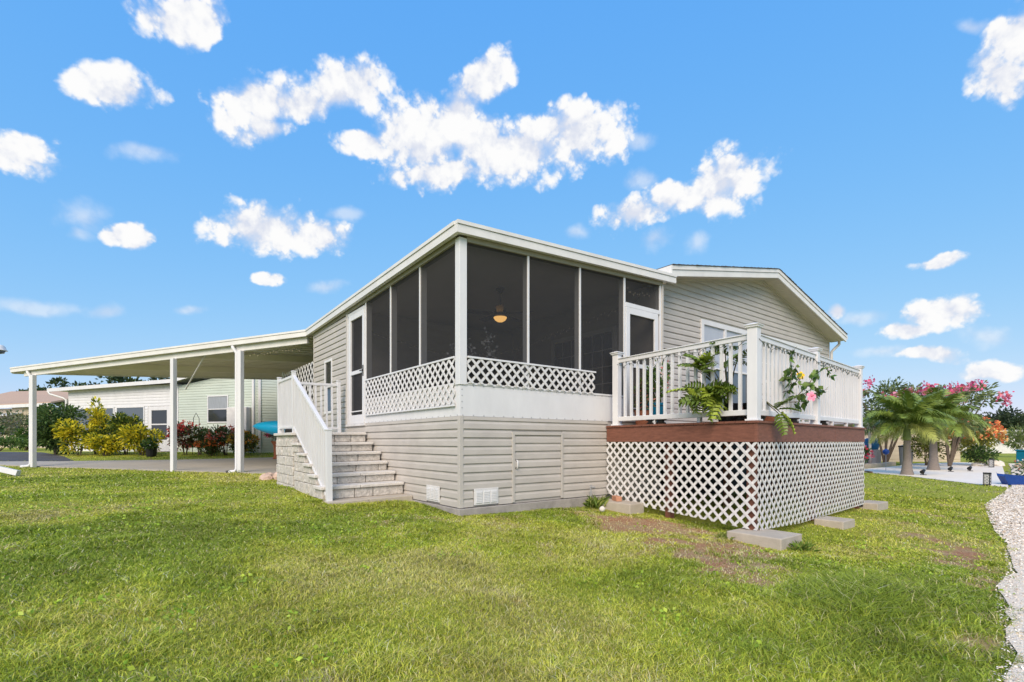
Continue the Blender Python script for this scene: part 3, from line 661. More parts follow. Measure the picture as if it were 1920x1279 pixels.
# ================================================================== HOUSE (gable end)
ho = thing('house', (8, 0, -.3), 'beige vinyl-sided house gable with shingled roof behind the white deck', 'house')
HY = .305                                           # the house wall stands back from the porch front
PK = (8.574, 4.869); EL = (4.438, 4.078); ER = (12.657, 3.877)     # roof edge line at the rake: peak, left eave, right eave
def rz_(x): return EL[1] + (PK[1] - EL[1]) * (x - EL[0]) / (PK[0] - EL[0]) if x < PK[0] else PK[1] + (ER[1] - PK[1]) * (x - PK[0]) / (ER[0] - PK[0])
SB = .14                                            # soffit below roof line
def gable_rng(z):
    zt = z + SB
    xl = EL[0] + (zt - EL[1]) / (PK[1] - EL[1]) * (PK[0] - EL[0]); xr = PK[0] + (PK[1] - zt) / (PK[1] - ER[1]) * (ER[0] - PK[0])
    return (max(4.27, xl), min(12.49, xr))
HX0, HX1, HZ0, HZ1 = 5.98, 11.37, 1.43, 3.40
MB().prism([(4.26, HY + .002, .86), (12.51, HY + .002, .86), (12.51, HY + .002, rz_(12.51) - SB), (PK[0], HY + .002, PK[1] - SB), (4.46, HY + .002, rz_(4.46) - SB), (4.26, HY + .002, rz_(4.46) - SB)], (0, .1, 0)).build('gable_wall', 'siding', ho)
MB().box(4.26, 12.51, HY - .01, HY + .1, -.6, .855).build('crawl_wall_painted_shade', 'darkgap', ho)  # near-black colour paints the under-deck shade onto the wall behind the lattice
MB().box(12.41, 12.51, HY + .102, 15.5, -.6, 3.68).build('side_wall', 'siding', ho); MB().box(4.22, 4.30, HY + .102, 15.5, -.5, 3.75).build('side_wall', 'siding', ho); MB().box(4.302, 12.408, 15.4, 15.5, -.5, 3.6).build('rear_wall', 'siding', ho)
MB().box(4.24, 4.259, .11, HY + .1, -.5, 3.72).build('return_wall', 'siding', ho)
siding(ho, (0, HY), WX, 4.27, 12.48, 1.05, 4.8, holes=[(HX0, HX1, HZ0, HZ1)], rng_at=gable_rng)
MB().box(4.242, 4.288, -.03, .0, 1.12, 3.70).build('corner_trim', 'siding_trim', ho, .003)
MB().box(12.475, 12.53, HY - .026, HY + .03, -.6, 3.73).build('corner_trim', 'siding_trim', ho, .003)
fF = lambda q, s0, s1, d0, d1, z0, z1: q.box(s0, s1, HY - d1, HY - d0, z0, z1)
# triple window and patio door behind the deck
window(ho, fF, HX0, 8.0, HZ0, HZ1, .10, glassm='glass_grey', rail=True, mull=(6.92,), grid=None, blind='blind', depth=.045)
MB().box(8.002, HX1, HY - .05, HY, HZ1 - .15, HZ1 + .002).build('window_head', 'white', ho, .003)
window(ho, fF, 8.004, 11.36, HZ0, HZ1 - .152, .09, glassm='glass_grey', rail=False, mull=(9.68,), grid=(3, 4), blind=None, depth=.045)
# roof: rake boards, soffit, shingled planes
YO = -.096
for (xa, za), (xb, zb) in ((EL, PK), (PK, ER)):
    s = [(xa, YO, za - .2), (xb, YO, zb - .2), (xb, YO, zb - .085), (xa, YO, za - .085)]; MB().prism(s, (0, .03, 0)).build('rake_board', 'fascia', ho)
    s = [(xa, YO - .016, za - .08), (xb, YO - .016, zb - .08), (xb, YO - .016, zb - .004), (xa, YO - .016, za - .004)]; MB().prism(s, (0, .05, 0)).build('rake_trim', 'fascia', ho)
    nbd = int(abs(xb - xa) / .10)
    for i in range(nbd):                            # soffit boards run across the overhang
        x0 = xa + (xb - xa) * i / nbd; x1 = xa + (xb - xa) * (i + .93) / nbd
        MB().prism([(x0, YO + .031, rz_(x0) - .165), (x1, YO + .031, rz_(x1) - .165), (x1, YO + .031, rz_(x1) - .145), (x0, YO + .031, rz_(x0) - .145)], (0, .36, 0)).build('soffit_board', 'soffit_light', ho)
    MB().prism([(xa + .25 * (xa < 6), HY - .05, za - .205 + .05 * (xa < 6)), (xb - .2 * (xb > 11), HY - .05, zb - .205 + .055 * (xb > 11)), (xb - .2 * (xb > 11), HY - .05, zb - .168 + .055 * (xb > 11)), (xa + .25 * (xa < 6), HY - .05, za - .168 + .05 * (xa < 6))], (0, .049, 0)).build('frieze_trim', 'siding_trim', ho)
    rp_ = MB().add([(xa, YO + .04, za), (xb, YO + .04, zb), (xb, 15.8, zb), (xa, 15.8, za), (xa, YO + .04, za - .05), (xb, YO + .04, zb - .05), (xb, 15.8, zb - .05), (xa, 15.8, za - .05)],
                   [(0, 1, 2, 3), (7, 6, 5, 4), (0, 4, 5, 1), (1, 5, 6, 2), (2, 6, 7, 3), (3, 7, 4, 0)]).build('roof', 'shingle', ho)
    rr = random.Random(int(xa * 10)); nc = 28
    for i in range(nc):                             # shingle courses: proud ends at the rake
        u0 = xa + (xb - xa) * i / nc; u1 = xa + (xb - xa) * (i + 1) / nc; up_ = PK[0] > xa + .1
        lo_, hi_ = (u0, u1) if up_ else (u1, u0); y0 = YO - .03 - rr.uniform(0, .012); t0 = .014 + rr.uniform(0, .005)
        MB().add([(lo_, y0, rz_(lo_) + t0), (hi_, y0, rz_(hi_) + .006), (hi_, 15.81, rz_(hi_) + .006), (lo_, 15.81, rz_(lo_) + t0), (lo_, y0, rz_(lo_) + .002), (hi_, y0, rz_(hi_) + .002), (hi_, 15.81, rz_(hi_) + .002), (lo_, 15.81, rz_(lo_) + .002)],
                 [(0, 1, 2, 3), (7, 6, 5, 4), (0, 4, 5, 1), (1, 5, 6, 2), (2, 6, 7, 3), (3, 7, 4, 0)]).build('shingle_course', 'shingle', rp_)
MB().box(EL[0] - .03, EL[0], YO - .016, 15.7, EL[1] - .2, EL[1] - .01).build('eave_fascia', 'fascia', ho)
MB().prism([(ER[0], YO, ER[1] - .15), (ER[0] + .10, YO, ER[1] - .12), (ER[0] + .11, YO, ER[1] - .03), (ER[0], YO, ER[1] - .03)], (0, 16, 0)).build('gutter', 'fascia', ho)
MB().tube([(12.70, .10, 3.77), (12.70, .10, 3.64), (12.59, .20, 3.49), (12.575, .25, 3.43), (12.575, .26, .2), (12.63, .18, .05)], .038, 8).build('downspout', 'white_old', ho, smooth=True)

# ================================================================== STONE STAIRCASE beside the porch
st = thing('staircase', (-.6, 2.5, -.05), 'stone block staircase with white railing climbing to the porch side door', 'staircase')
rs = random.Random(21)
XL, XR = -1.26, -.035
TREADS = [(1.60, .232), (1.905, .385), (2.20, .535), (2.475, .692), (2.80, .848)]; LY0, LY1, LZ = 3.13, 4.33, 1.018
def slab(x0, x1, y0, y1, z0, z1, name='tread', m='cap', n_=3, parent=st):
    xs = [x0] + sorted(x0 + (x1 - x0) * (i + rs.uniform(-.12, .12)) / n_ for i in range(1, n_)) + [x1]
    for a, b in zip(xs, xs[1:]):
        j = lambda: rs.uniform(-.005, .005)
        MB().box(a + .003, b - .003, y0 + j(), y1, z0 + j() * .3, z1 + j() * .4).build(name, m, parent, .008)
def row_x(x0, x1, y, z0, z1, dep=.09, L0=.40):       # blocks of a riser
    x = x0; first = True
    while x < x1 - .02:
        l = L0 * rs.uniform(.7, 1.15) * (.6 if first and rs.random() < .5 else 1); e = min(x + l, x1); e = x1 if x1 - e < .12 else e
        MB().box(x + .004, e - .004, y + rs.uniform(-.008, .008), y + dep, z0 + .003, z1 - .003).build('riser_block', 'block', st, .010); x = e; first = False
def row_y(y0, y1, x, z0, z1, dep=.09, L0=.33, nm='side_block'):
    y = y0; first = True
    while y < y1 - .02:
        l = L0 * rs.uniform(.7, 1.15) * (.55 if first and rs.random() < .5 else 1); e = min(y + l, y1); e = y1 if y1 - e < .1 else e
        MB().box(x + rs.uniform(-.008, .006), x + dep, y + .004, e - .004, z0 + .003, z1 - .003).build(nm, 'block', st, .010); y = e; first = False
slab(XL - .02, XR, 1.30, 1.75, -.06, .045, 'base_slab', 'concrete', 2)
allt = TREADS + [(LY0, LZ)]
prev = .045
for i, (y, z) in enumerate(allt):
    yn = allt[i + 1][0] if i + 1 < len(allt) else LY1; ct = .045
    MB().box(XL + .05, XR - .005, y + .06, LY1 - .05, prev - .005, z - ct - .004).build('stair_core', 'mortar', st)
    row_x(XL + .09, XR, y + .03, prev, z - ct)
    if i < len(allt) - 1:
        row_y(y + .03, yn + .055, XL, prev, z - ct); row_y(yn + .06, LY0 + .02, XL + .004, prev, z)
    else: row_y(y + .03, LY1, XL, prev, z - ct)
    if i < len(allt) - 1: slab(XL - .035, XR + .0, y - .012, yn + .06, z - ct, z, n_=2)
    prev = z
for k, (z0, z1) in enumerate(((-.04, .14), (.14, .30), (.30, .46), (.46, .62), (.62, .78), (.78, .90))): row_y(LY0 + .022, LY1, XL - .012, z0, z1, L0=.27, nm='pier_block')
MB().box(XL + .08, XR, LY0 + .05, LY1 - .02, -.05, LZ - .05).build('stair_core', 'mortar', st)
slab(XL - .05, XR, LY0 - .015, LY1 + .03, LZ - .045, LZ, 'landing_slab', 'cap', 2)
MB().box(XL + .1, XR, LY1 - .02, LY1, -.05, LZ - .046).build('rear_face', 'block', st)
# railing
NX = -1.215
def newel(x, y, z0, z1, w_=.062):
    q = MB().box(x - w_ / 2, x + w_ / 2, y - w_ / 2, y + w_ / 2, z0, z1 - .02); o = q.build('newel_post', 'white', st, .003)
    MB().box(x - w_ / 2 - .006, x + w_ / 2 + .006, y - w_ / 2 - .006, y + w_ / 2 + .006, z1 - .02, z1).build('post_cap', 'white', o, .004)
newel(NX, 1.47, -.02, 1.04, .075); newel(NX, 3.26, LZ - .01, 2.045); newel(NX, 4.28, LZ - .01, 2.04); newel(-.14, 4.27, LZ - .01, 2.05)
MB().bar((NX, 1.49, .985), (NX, 3.25, 1.955), .055, .045).build('hand_rail', 'white', st, .004)
MB().bar((NX, 1.50, .075), (NX, 3.24, 1.105), .045, .035).build('bottom_rail', 'white', st, .003)
sl_t = (1.955 - .985) / 1.76; sl_b = (1.105 - .075) / 1.74
y = 1.56
while y < 3.2:
    MB().box(NX - .016, NX + .016, y - .016, y + .016, .075 + (y - 1.5) * sl_b, .985 + (y - 1.49) * sl_t).build('baluster', 'white', st); y += .084
for a, b in (((NX, 3.29), (NX, 4.25)), ((NX + .03, 4.275), (-.17, 4.275))):
    MB().bar((*a, 1.955), (*b, 1.955), .05, .045).build('hand_rail', 'white', st, .004); MB().bar((*a, 1.115), (*b, 1.115), .04, .035).build('bottom_rail', 'white', st, .003)
    l = math.dist(a, b); k = int(l / .095)
    for i in range(1, k):
        t = i / k; x = a[0] + (b[0] - a[0]) * t; yy = a[1] + (b[1] - a[1]) * t
        MB().box(x - .015, x + .015, yy - .015, yy + .015, 1.115, 1.955).build('baluster', 'white', st)
st.rotation_euler.y = R(-.7)                       # the flight has settled slightly away from the wall

# ================================================================== DECK
DA, DB, DC, DD = (2.76, -.03), (2.59, -2.575), (7.47, -2.157), (7.47, -.06)
dk = thing('deck', (5, -1.2, -.35), 'raised brown deck with white railing and white lattice skirt', 'deck')
def unit(a, b): l = math.dist(a, b); return ((b[0] - a[0]) / l, (b[1] - a[1]) / l), l
dL, lL = unit(DA, DB); dR, lR = unit(DB, DC); dE, lE = unit(DC, DD)
# rim boards (outward is to the right of the direction)
for p, d, l, s0, s1 in ((DA, dL, lL, 0, lL), (DB, dR, lR, -.0, 3.1), (DB, dR, lR, 3.106, lR), (DC, dE, lE, 0, lE)):
    MB().ob(p, d, s0 + .001, s1 - .001, -.04, 0, .855, 1.085).build('rim_board', 'brown', dk, .004)
# deck boards, slightly overhanging
nb = 19
for i in range(nb):
    y0 = -2.6 + i * .151; a = []
    for s_ in (y0 + .004, y0 + .147):
        t = (s_ - DA[1]) / (DB[1] - DA[1]); xl = DA[0] + (DB[0] - DA[0]) * t - .02; a.append((xl, s_))
    (x0, ya), (x1, yb) = a
    if yb > -.03: x0 = x1 = 4.29
    poly = [(x0, ya), (7.48, ya), (7.48, yb), (x1, yb)]
    nn = (dR[1], -dR[0]); poly = clip(poly, nn[0], nn[1], nn[0] * DB[0] + nn[1] * DB[1] + .02)
    if len(poly) > 2: MB().prism([(u, v, 1.087) for u, v in poly], (0, 0, .028)).build('deck_board', 'brown', dk)
# support posts and joists seen through the lattice
for x, y in ((2.69, -2.46), (2.80, -1.2), (4.9, -2.25), (7.35, -2.05), (4.9, -.9), (7.3, -.9)):
    zb = G(x, y) - .05; MB().box(x - .045, x + .045, y - .045, y + .045, zb, .90).build('support_post', 'brown', dk)
for x in (3.3, 3.9, 4.5, 5.1, 5.7, 6.3, 6.9): MB().box(x - .02, x + .02, -2.2, -.05, .86, 1.08).build('joist', 'deckboard', dk)
# lattice skirt
def lbot(p, d, s): x, y = p[0] + d[0] * s, p[1] + d[1] * s; return G(x, y)
lattice(dk, DA, dL, [(.0, .03), (.55, -.10), (lL - .01, -.215), (lL - .01, .853), (.0, .853)], -.012, ph=.03)
lattice(dk, DB, dR, [(.02, -.215), (1.5, -.285), (lR - .02, -.305), (lR - .02, .853), (.02, .853)], -.012, ph=.05)
for k in range(8): MB().ob(DC, dE, .02, lE - .02, -.03, -.012, -.36 + k * .152, -.36 + k * .152 + .146).build('end_light_blocker', 'brown', dk)  # unseen solid boards, added to block light entering under the deck
# railing
def dpost(x, y, z0=1.113, z1=2.30, w_=.105, rot=0):
    c = (math.cos(rot), math.sin(rot)); p = (x, y)
    o = MB().ob(p, c, -w_ / 2, w_ / 2, -w_ / 2, w_ / 2, z0, z1 - .05).build('railing_post', 'white', dk, .004)
    MB().ob(p, c, -w_ / 2 - .02, w_ / 2 + .02, -w_ / 2 - .02, w_ / 2 + .02, z0 - .002, z0 + .022).build('post_base', 'white', o, .006)
    q = MB(); h = w_ / 2
    prof = [(h + .004, z1 - .055), (h + .018, z1 - .045), (h + .018, z1 - .03), (h + .030, z1 - .022), (h + .030, z1 - .012), (.02, z1 + .012)]
    vs = [];
    for r_, z_ in prof:
        for sx, sy in ((-1, -1), (1, -1), (1, 1), (-1, 1)): vs.append((x + c[0] * r_ * sx - c[1] * r_ * sy, y + c[1] * r_ * sx + c[0] * r_ * sy, z_))
    fs = [(i * 4 + j, i * 4 + (j + 1) % 4, i * 4 + 4 + (j + 1) % 4, i * 4 + 4 + j) for i in range(len(prof) - 1) for j in range(4)] + [(3, 2, 1, 0), tuple(len(prof) * 4 - 4 + j for j in range(4))]
    q.add(vs, fs); q.build('post_cap', 'white', o, .002)
IN = .075                                          # railing line inside the rim
def inset(p, d, s): n_ = (d[1], -d[0]); return (p[0] + d[0] * s - n_[0] * IN, p[1] + d[1] * s - n_[1] * IN)
PL0 = inset(DA, dL, .16); PC = inset(DB, dR, .0); PC = (DB[0] + dR[0] * .075 - dL[0] * .075, DB[1] + dR[1] * .075 - dL[1] * .075)
PM = inset(DB, dR, 2.36); PE = inset(DB, dR, lR - .09); PB = (7.38, -.16)
aR = math.atan2(dR[1], dR[0])
dpost(*PL0, z1=2.30, rot=.06); dpost(*PC, z1=2.30, w_=.12, rot=aR); dpost(*PM, z1=2.29, rot=aR); dpost(*PE, z1=2.27, rot=aR); dpost(*PB, z1=2.27)
def run(a, b, sp=.137, zt=2.175, zb=1.255):
    d, l = unit(a, b); g_ = .055
    tr = MB().bar((a[0] + d[0] * g_, a[1] + d[1] * g_, zt - .03), (b[0] - d[0] * g_, b[1] - d[1] * g_, zt - .03), .05, .06).build('top_rail', 'white', dk, .006)
    MB().bar((a[0] + d[0] * g_, a[1] + d[1] * g_, zt + .009), (b[0] - d[0] * g_, b[1] - d[1] * g_, zt + .009), .078, .016).build('rail_cap', 'white', tr, .006)
    MB().bar((a[0] + d[0] * g_, a[1] + d[1] * g_, zb - .035), (b[0] - d[0] * g_, b[1] - d[1] * g_, zb - .035), .048, .07).build('bottom_rail', 'white', dk, .006)
    k = int((l - .1) / sp)
    me = None
    for i in range(1, k + 1):
        s_ = .05 + (l - .1) * i / (k + 1); MB().ob(a, d, s_ - .0175, s_ + .0175, -.0175, .0175, zb, zt - .06).build('baluster', 'white', dk)
    for i in range(1, 3):
        s_ = l * i / 3; MB().ob(a, d, s_ - .025, s_ + .025, -.025, .025, 1.114, zb - .07).build('support_block', 'white', dk)
run(PL0, PC); run(PC, PM); run(PM, PE); run(PE, PB)

# string of fairy lights wound along the railing
def garland(name, pts, label, dip=.05, step=.12, parent=None):
    t = thing(name, pts[0], label, 'string light'); rr = random.Random(8); P3 = []
    for a, b in zip(pts, pts[1:]):
        l = math.dist(a, b); k = max(2, int(l / step))
        for i in range(k):
            u = i / k; P3.append((a[0] + (b[0] - a[0]) * u + rr.uniform(-.012, .012), a[1] + (b[1] - a[1]) * u + rr.uniform(-.012, .012), a[2] + (b[2] - a[2]) * u - dip * abs(math.sin(i * 1.7)) + rr.uniform(-.012, .012)))
    P3.append(pts[-1]); MB().tube(P3, .0035, 4).build('wire', 'wire', t)
    q = MB()
    for p in P3[1:-1]: q.lathe([(.001, -.034), (.006, -.028), (.007, -.016), (.004, 0)], (p[0], p[1], p[2]), 5)
    tag(q.build('bulbs', 'wire' if 'rail' in label else 'bulb', t), kind='stuff')
    return t
def outp(p, d, s, o, z): n_ = (d[1], -d[0]); return (p[0] + d[0] * s + n_[0] * o, p[1] + d[1] * s + n_[1] * o, z)
dl2, ll2 = unit(PL0, PC); dr2, lr2 = unit(PC, PE)
garland('string_light', [outp(PL0, dl2, .06, .04, 2.10)] + [outp(PL0, dl2, ll2 * k / 8, .04, 2.11 - .03 * (k % 2)) for k in range(1, 8)] + [outp(PL0, dl2, ll2 - .07, .075, 2.10)], 'dark fairy light wire wound under the left deck railing', .04, .09)
garland('string_light', [outp(PC, dr2, .0, .075, 2.12)] + [outp(PC, dr2, lr2 * k / 14, .045 if k not in (7,) else .07, 2.10 - .03 * (k % 2)) for k in range(1, 14)] + [outp(PC, dr2, lr2 - .07, .05, 2.09)], 'dark fairy light wire wound under the front right deck railing', .04, .09)

# concrete pads under the deck edge
def pad(c, d, l, w_, z0, z1, label, name='concrete_pad'):
    o = MB().ob((0, 0), d, -l / 2, l / 2, -w_ / 2, w_ / 2, 0, z1 - z0).build(name, 'concrete', None, .012); o.location = (c[0], c[1], z0)
    return tag(o, label, 'concrete pad', 'concrete pads under the deck')
n_ = (dR[1], -dR[0])
EX = (1.0, 0.0)
pad((2.605, -2.645), EX, .53, .64, -.42, -.222, 'large concrete pad under the near corner of the deck lattice')
pad((4.775, -2.62), EX, .44, .38, -.45, -.268, 'concrete pad under the middle of the right lattice skirt')
pad((7.73, -2.20), EX, .58, .34, -.47, -.278, 'concrete pad at the far right corner of the deck lattice')
pad((2.56, -.42), EX, .33, .78, -.26, -.058, 'concrete pad carrying a pink brick between porch skirting and lattice')
bk = MB().box(-.10, .10, -.045, .045, 0, .075).build('brick', 'brickpink', None, .006); bk.location = (2.58, -.40, -.057); bk.rotation_euler.z = R(62)
tag(bk, 'loose pink brick lying on the concrete pad against the lattice', 'brick')
fc = MB().tube([(2.30, -.12, G(2.3, -.12) - .02), (2.30, -.12, .16)], .012, 6).tube([(2.30, -.12, .15), (2.30, -.20, .15)], .014, 6).lathe([(.004, 0), (.02, .004), (.02, .012), (.004, .016)], (2.30, -.12, .17), 8).build('garden_tap', 'grey')
tag(fc, 'grey garden tap on a thin riser beside the porch skirting', 'tap')
bl = MB().lathe([(.001, -.045), (.025, -.037), (.042, -.015), (.045, .0), (.042, .015), (.025, .037), (.001, .045)], (0, 0, 0), 12).build('ball', 'whiterock', smooth=True); bl.location = (2.12, -.52, G(2.12, -.52) + .045)
tag(bl, 'small pale ball lying on the bare soil near the concrete pad', 'ball')

# ================================================================== CARPORT
def cz(x, y): return 3.497 + .05 * (x + .12)
KP = (-.12, 6.75); CD = (-.542, .840); CN = (-.840, -.542)     # outer edge line and its outward normal
EP = (KP[0] + CD[0] * 11.6, KP[1] + CD[1] * 11.6)
cp = thing('carport', (-1, 12, .06), 'open white carport roof on slim white posts left of the porch', 'carport')
plate('roof_panel', [(KP[0] + .06, KP[1] + .04), (EP[0] + .05, EP[1] - .03), (EP[0] + .05, 16.9), (4.15, 16.9), (4.15, 6.79)], cz, .05, 'panwhite', cp, -.02)
edge(cp, KP, EP, cz(*KP), cz(*EP), CN)
edge(cp, EP, (EP[0], 16.92), cz(*EP), cz(EP[0], 16.9), (-1, 0))
edge(cp, (EP[0] + .06, 16.92), (4.15, 16.92), cz(EP[0], 16.9), cz(4.15, 16.9), (0, 1))
for k in range(27):                                # standing ribs of the roof pans
    y = 7.1 + k * .37; xl = max(KP[0] + (KP[1] - y) * -CD[0] / CD[1] * 1 + .12, EP[0] + .1) if True else 0
    xl = max(KP[0] + CD[0] * (y - KP[1]) / CD[1] + .15, EP[0] + .1)
    MB().add([(xl, y - .015, cz(xl, y) - .10), (xl, y + .015, cz(xl, y) - .10), (4.1, y + .015, cz(4.1, y) - .10), (4.1, y - .015, cz(4.1, y) - .10), (xl, y - .015, cz(xl, y) - .071), (xl, y + .015, cz(xl, y) - .071), (4.1, y + .015, cz(4.1, y) - .071), (4.1, y - .015, cz(4.1, y) - .071)],
             [(3, 2, 1, 0), (4, 5, 6, 7), (0, 1, 5, 4), (1, 2, 6, 5), (2, 3, 7, 6), (3, 0, 4, 7)]).build('pan_rib', 'panwhite', cp)
for yb, zz in ((10.3, .30), (13.6, .30)):          # cross beams under the pans
    xl = KP[0] + CD[0] * (yb - KP[1]) / CD[1] + .2
    MB().prism([(xl, yb - .05, cz(xl, 0) - .29), (4.1, yb - .05, cz(4.1, 0) - .29), (4.1, yb - .05, cz(4.1, 0) - .102), (xl, yb - .05, cz(xl, 0) - .102)], (0, .1, 0)).build('cross_beam', 'panwhite', cp)
INB = .10
A = (KP[0] - CN[0] * INB, KP[1] - CN[1] * INB)
def along(s_, off=0): return (A[0] + CD[0] * s_ - CN[0] * off, A[1] + CD[1] * s_ - CN[1] * off)
B0, B1 = along(.05), along(11.1)
MB().prism([(*B0, cz(*B0) - .30), (*B1, cz(*B1) - .30), (*B1, cz(*B1) - .152), (*B0, cz(*B0) - .152)], (-CN[0] * .07, -CN[1] * .07, 0)).build('beam', 'fascia', cp, .004)
for s_, spout in ((2.10, True), (4.47, False), (10.55, True)):
    p = along(s_); zt = cz(*p) - .302; zb = G(*p) + .0
    MB().ob(p, CD, -.058, .058, -.09, .02, zb, zt).build('post', 'white', cp, .005)
    if spout:
        u = along(s_ + .12, -.04); e0 = along(s_ + .19, -.10); zf = cz(*p) - .15
        q = MB().tube([(*along(s_ + .23, -.06), zf - .02), (*along(s_ + .22, -.06), zf - .08), (*u, zf - .20), (*u, zf - .3), (*u, zb + .12), (*along(s_ + .14, -.08), zb + .05), (*along(s_ + .26, -.16), zb + .03)], .045, 8)
        q.build('downspout', 'white', cp, smooth=True)
        MB().tube([(*along(s_ + .25, -.155), zb + .035), (*along(s_ + .30, -.19), zb + .02)], [.045, .05], 8).build('spout_end', 'black' if s_ < 5 else 'white', cp)
b0 = along(3.35, .05); MB().bar((*along(5.0, .7), 2.35), (b0[0], b0[1], cz(*b0) - .20), .03, .03).build('brace', 'white_old', cp)
MB().lathe([(.02, 0), (.035, -.01), (.035, -.05), (.02, -.06)], (b0[0], b0[1], cz(*b0) - .16), 8).build('brace_end', 'white', cp)
# lattice screen at the end of the porch wall
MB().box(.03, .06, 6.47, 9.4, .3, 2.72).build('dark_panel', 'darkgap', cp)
lattice(cp, (0, 9.4), (0, -1), [(.0, 1.2), (2.9, 1.2), (2.9, 2.74), (.0, 2.74)], .0, m='white_old', pitch=.24, sw=.045, th=.002)
MB().box(-.03, .02, 9.40, 9.46, .06, 2.80).build('screen_post', 'white_old', cp)
MB().box(4.1, 4.15, 6.8, 15.3, .06, 3.45).build('house_side', 'siding', cp)
garland('string_light', [(*along(.3, .12), cz(*along(.3)) - .36), (*along(1.0, .12), cz(*along(1)) - .32), (*along(1.6, .12), cz(*along(1.6)) - .37), (*along(2.4, .12), cz(*along(2.4)) - .33)], 'fairy lights hung below the carport beam next to the porch', .05, .1)
gs = thing('splash_gutter', (-5.9, 10.7, G(-5.9, 10.7)), 'white downspout length lying on the lawn at the left edge', 'downspout')
MB().tube([(-7.2, 11.6, G(-7.2, 11.1) + .62), (-6.3, 11.05, G(-6.3, 10.8) + .32), (-5.46, 10.55, G(-5.46, 10.55) + .07)], .085, 4).build('pipe', 'white', gs)
MB().bar((-7.0, 10.75, G(-7, 10.75) + .03), (-5.9, 10.5, G(-5.9, 10.5) + .03), .12, .05).build('splash_channel', 'white_old', gs)

# ================================================================== inside the porch
fan = thing('ceiling_fan', (1.9, 1.73, 3.02), 'dark ceiling fan with glowing amber bowl light inside the screened porch', 'ceiling fan')
cx, cy = 1.9, 1.73; zt = roofz(cx, cy) - .10
MB().lathe([(.075, 0), (.075, -.03), (.03, -.09)], (cx, cy, zt), 14).tube([(cx, cy, zt - .05), (cx, cy, 3.28)], .013, 8).build('downrod', 'iron', fan, smooth=True)
MB().lathe([(.03, .19), (.09, .17), (.115, .12), (.115, .07), (.07, .045)], (cx, cy, 3.07), 18).build('motor', 'iron', fan, smooth=True)
for k in range(5):
    a = k * 2 * math.pi / 5 + .3; c, s = math.cos(a), math.sin(a); q = []
    for u, v, z in ((.11, -.03, 0), (.2, -.06, -.008), (.6, -.07, -.01), (.62, .06, .014), (.2, .055, .012), (.11, .03, .004)): q.append((cx + c * u - s * v, cy + s * u + c * v, 3.155 + z))
    MB().prism(q, (0, 0, .008)).build('blade', 'iron', fan)
MB().lathe([(.004, -.075), (.05, -.068), (.095, -.04), (.12, .0), (.118, .012), (.03, .02)], (cx, cy, 3.09), 20).build('lamp_bowl', 'lamp', fan, smooth=True)
tb = thing('side_table', (.85, .95, 1.19), 'small dark table inside the porch corner below the orchids', 'table')
MB().lathe([(.30, .70), (.30, .73)], (.85, .95, 1.19), 20).build('table_top', 'iron', tb)
for a in (0.4, 2.5, 4.6): MB().tube([(.85 + .1 * math.cos(a), .95 + .1 * math.sin(a), 1.89), (.85 + .24 * math.cos(a), .95 + .24 * math.sin(a), 1.192)], .014, 6).build('leg', 'iron', tb)
orc = thing('orchid', (.85, .95, 1.92), 'pale lilac orchid sprays standing inside the screened porch', 'potted plant')
MB().lathe([(.05, 0), (.075, .10), (.08, .12), (.07, .12), (.05, .03)], (.85, .95, 1.92), 14).build('pot', 'grey', orc, smooth=True)
r = np.random.default_rng(3)
for k, (dx, dy, h, sd_) in enumerate(((-.22, .15, .30, 1), (-.08, .05, .26, 2), (.18, -.1, .42, 3), (.24, -.12, .2, 4))):
    p = [(.85, .95, 2.0), (.85 + dx * .4, .95 + dy * .4, 2.0 + h * .7), (.85 + dx, .95 + dy, 2.0 + h)]; MB().tube(p, .004, 5).build('stem', 'stem', orc)
    pts = np.array(p[2]) + r.normal(size=(40, 3)) * np.array((.05, .05, .07)); leaf_mesh('flowers', pts, r.normal(size=(40, 3)), .05, [(.62, .55, .68), (.72, .66, .74)], sd_, orc, aspect=.8)
garland('string_light', [(.2, 4.1, 3.15), (1.2, 4.15, 2.95), (2.2, 4.2, 2.85), (3.2, 4.2, 2.95), (4.1, 4.1, 3.15), (4.1, 2.6, 3.3), (4.08, 1.2, 3.42), (4.0, .3, 3.5)], 'faint fairy lights swagged along the inner wall of the screened porch', .06, .1)
garland('string_light', [(3.27, .06, 3.58), (3.5, .07, 3.48), (3.8, .07, 3.5), (4.05, .07, 3.56)], 'fairy lights bunched behind the transom screen above the right door', .05, .06)

# ================================================================== NEIGHBOUR: white and pale green house
nh = thing('neighbour_house', (-1.836, 22.211, .36), 'white and pale green sided neighbour house seen under the carport roof', 'house', rz=R(-55.8), local=True)
nf = lambda q, s0, s1, d0, d1, z0, z1: q.box(s0, s1, -d1, -d0, z0, z1)
def gtop(x): return 3.02 if x < .3 else 3.02 + (x - .3) * .20
MB().box(-7.26, .28, .002, 5, -.4, 3.15).build('sunroom_wall', 'white_old', nh)
MB().prism([(.30, .002, -.4), (4.72, .002, -.4), (4.72, .002, 3.62), (.30, .002, 3.05)], (0, 6, 0)).build('wall', 'green_siding', nh)
WN = [(-6.97, -5.42), (-5.25, -3.9), (-3.75, -1.84)]; WZ = (.95, 2.18)
siding(nh, (0, 0), WX, -7.2, .27, 0, 2.9, holes=[(a - .02, b + .02, WZ[0] - .02, WZ[1] + .02) for a, b in WN] + [(-1.62, -.1, -.1, 2.2)], m='white', h=.135, k=.8)
for a, b in WN: window(nh, nf, a, b, WZ[0], WZ[1], .06, glassm='glass_grey', rail=False, depth=.03)
siding(nh, (0, 0), WX, .34, 4.70, 0, 3.5, holes=[(2.08, 3.33, 1.32, 2.56)], rng_at=lambda z: (max(.34, .34 + (z - 2.95) * 6.8), 4.70), m='green_siding', h=.115, k=.8)
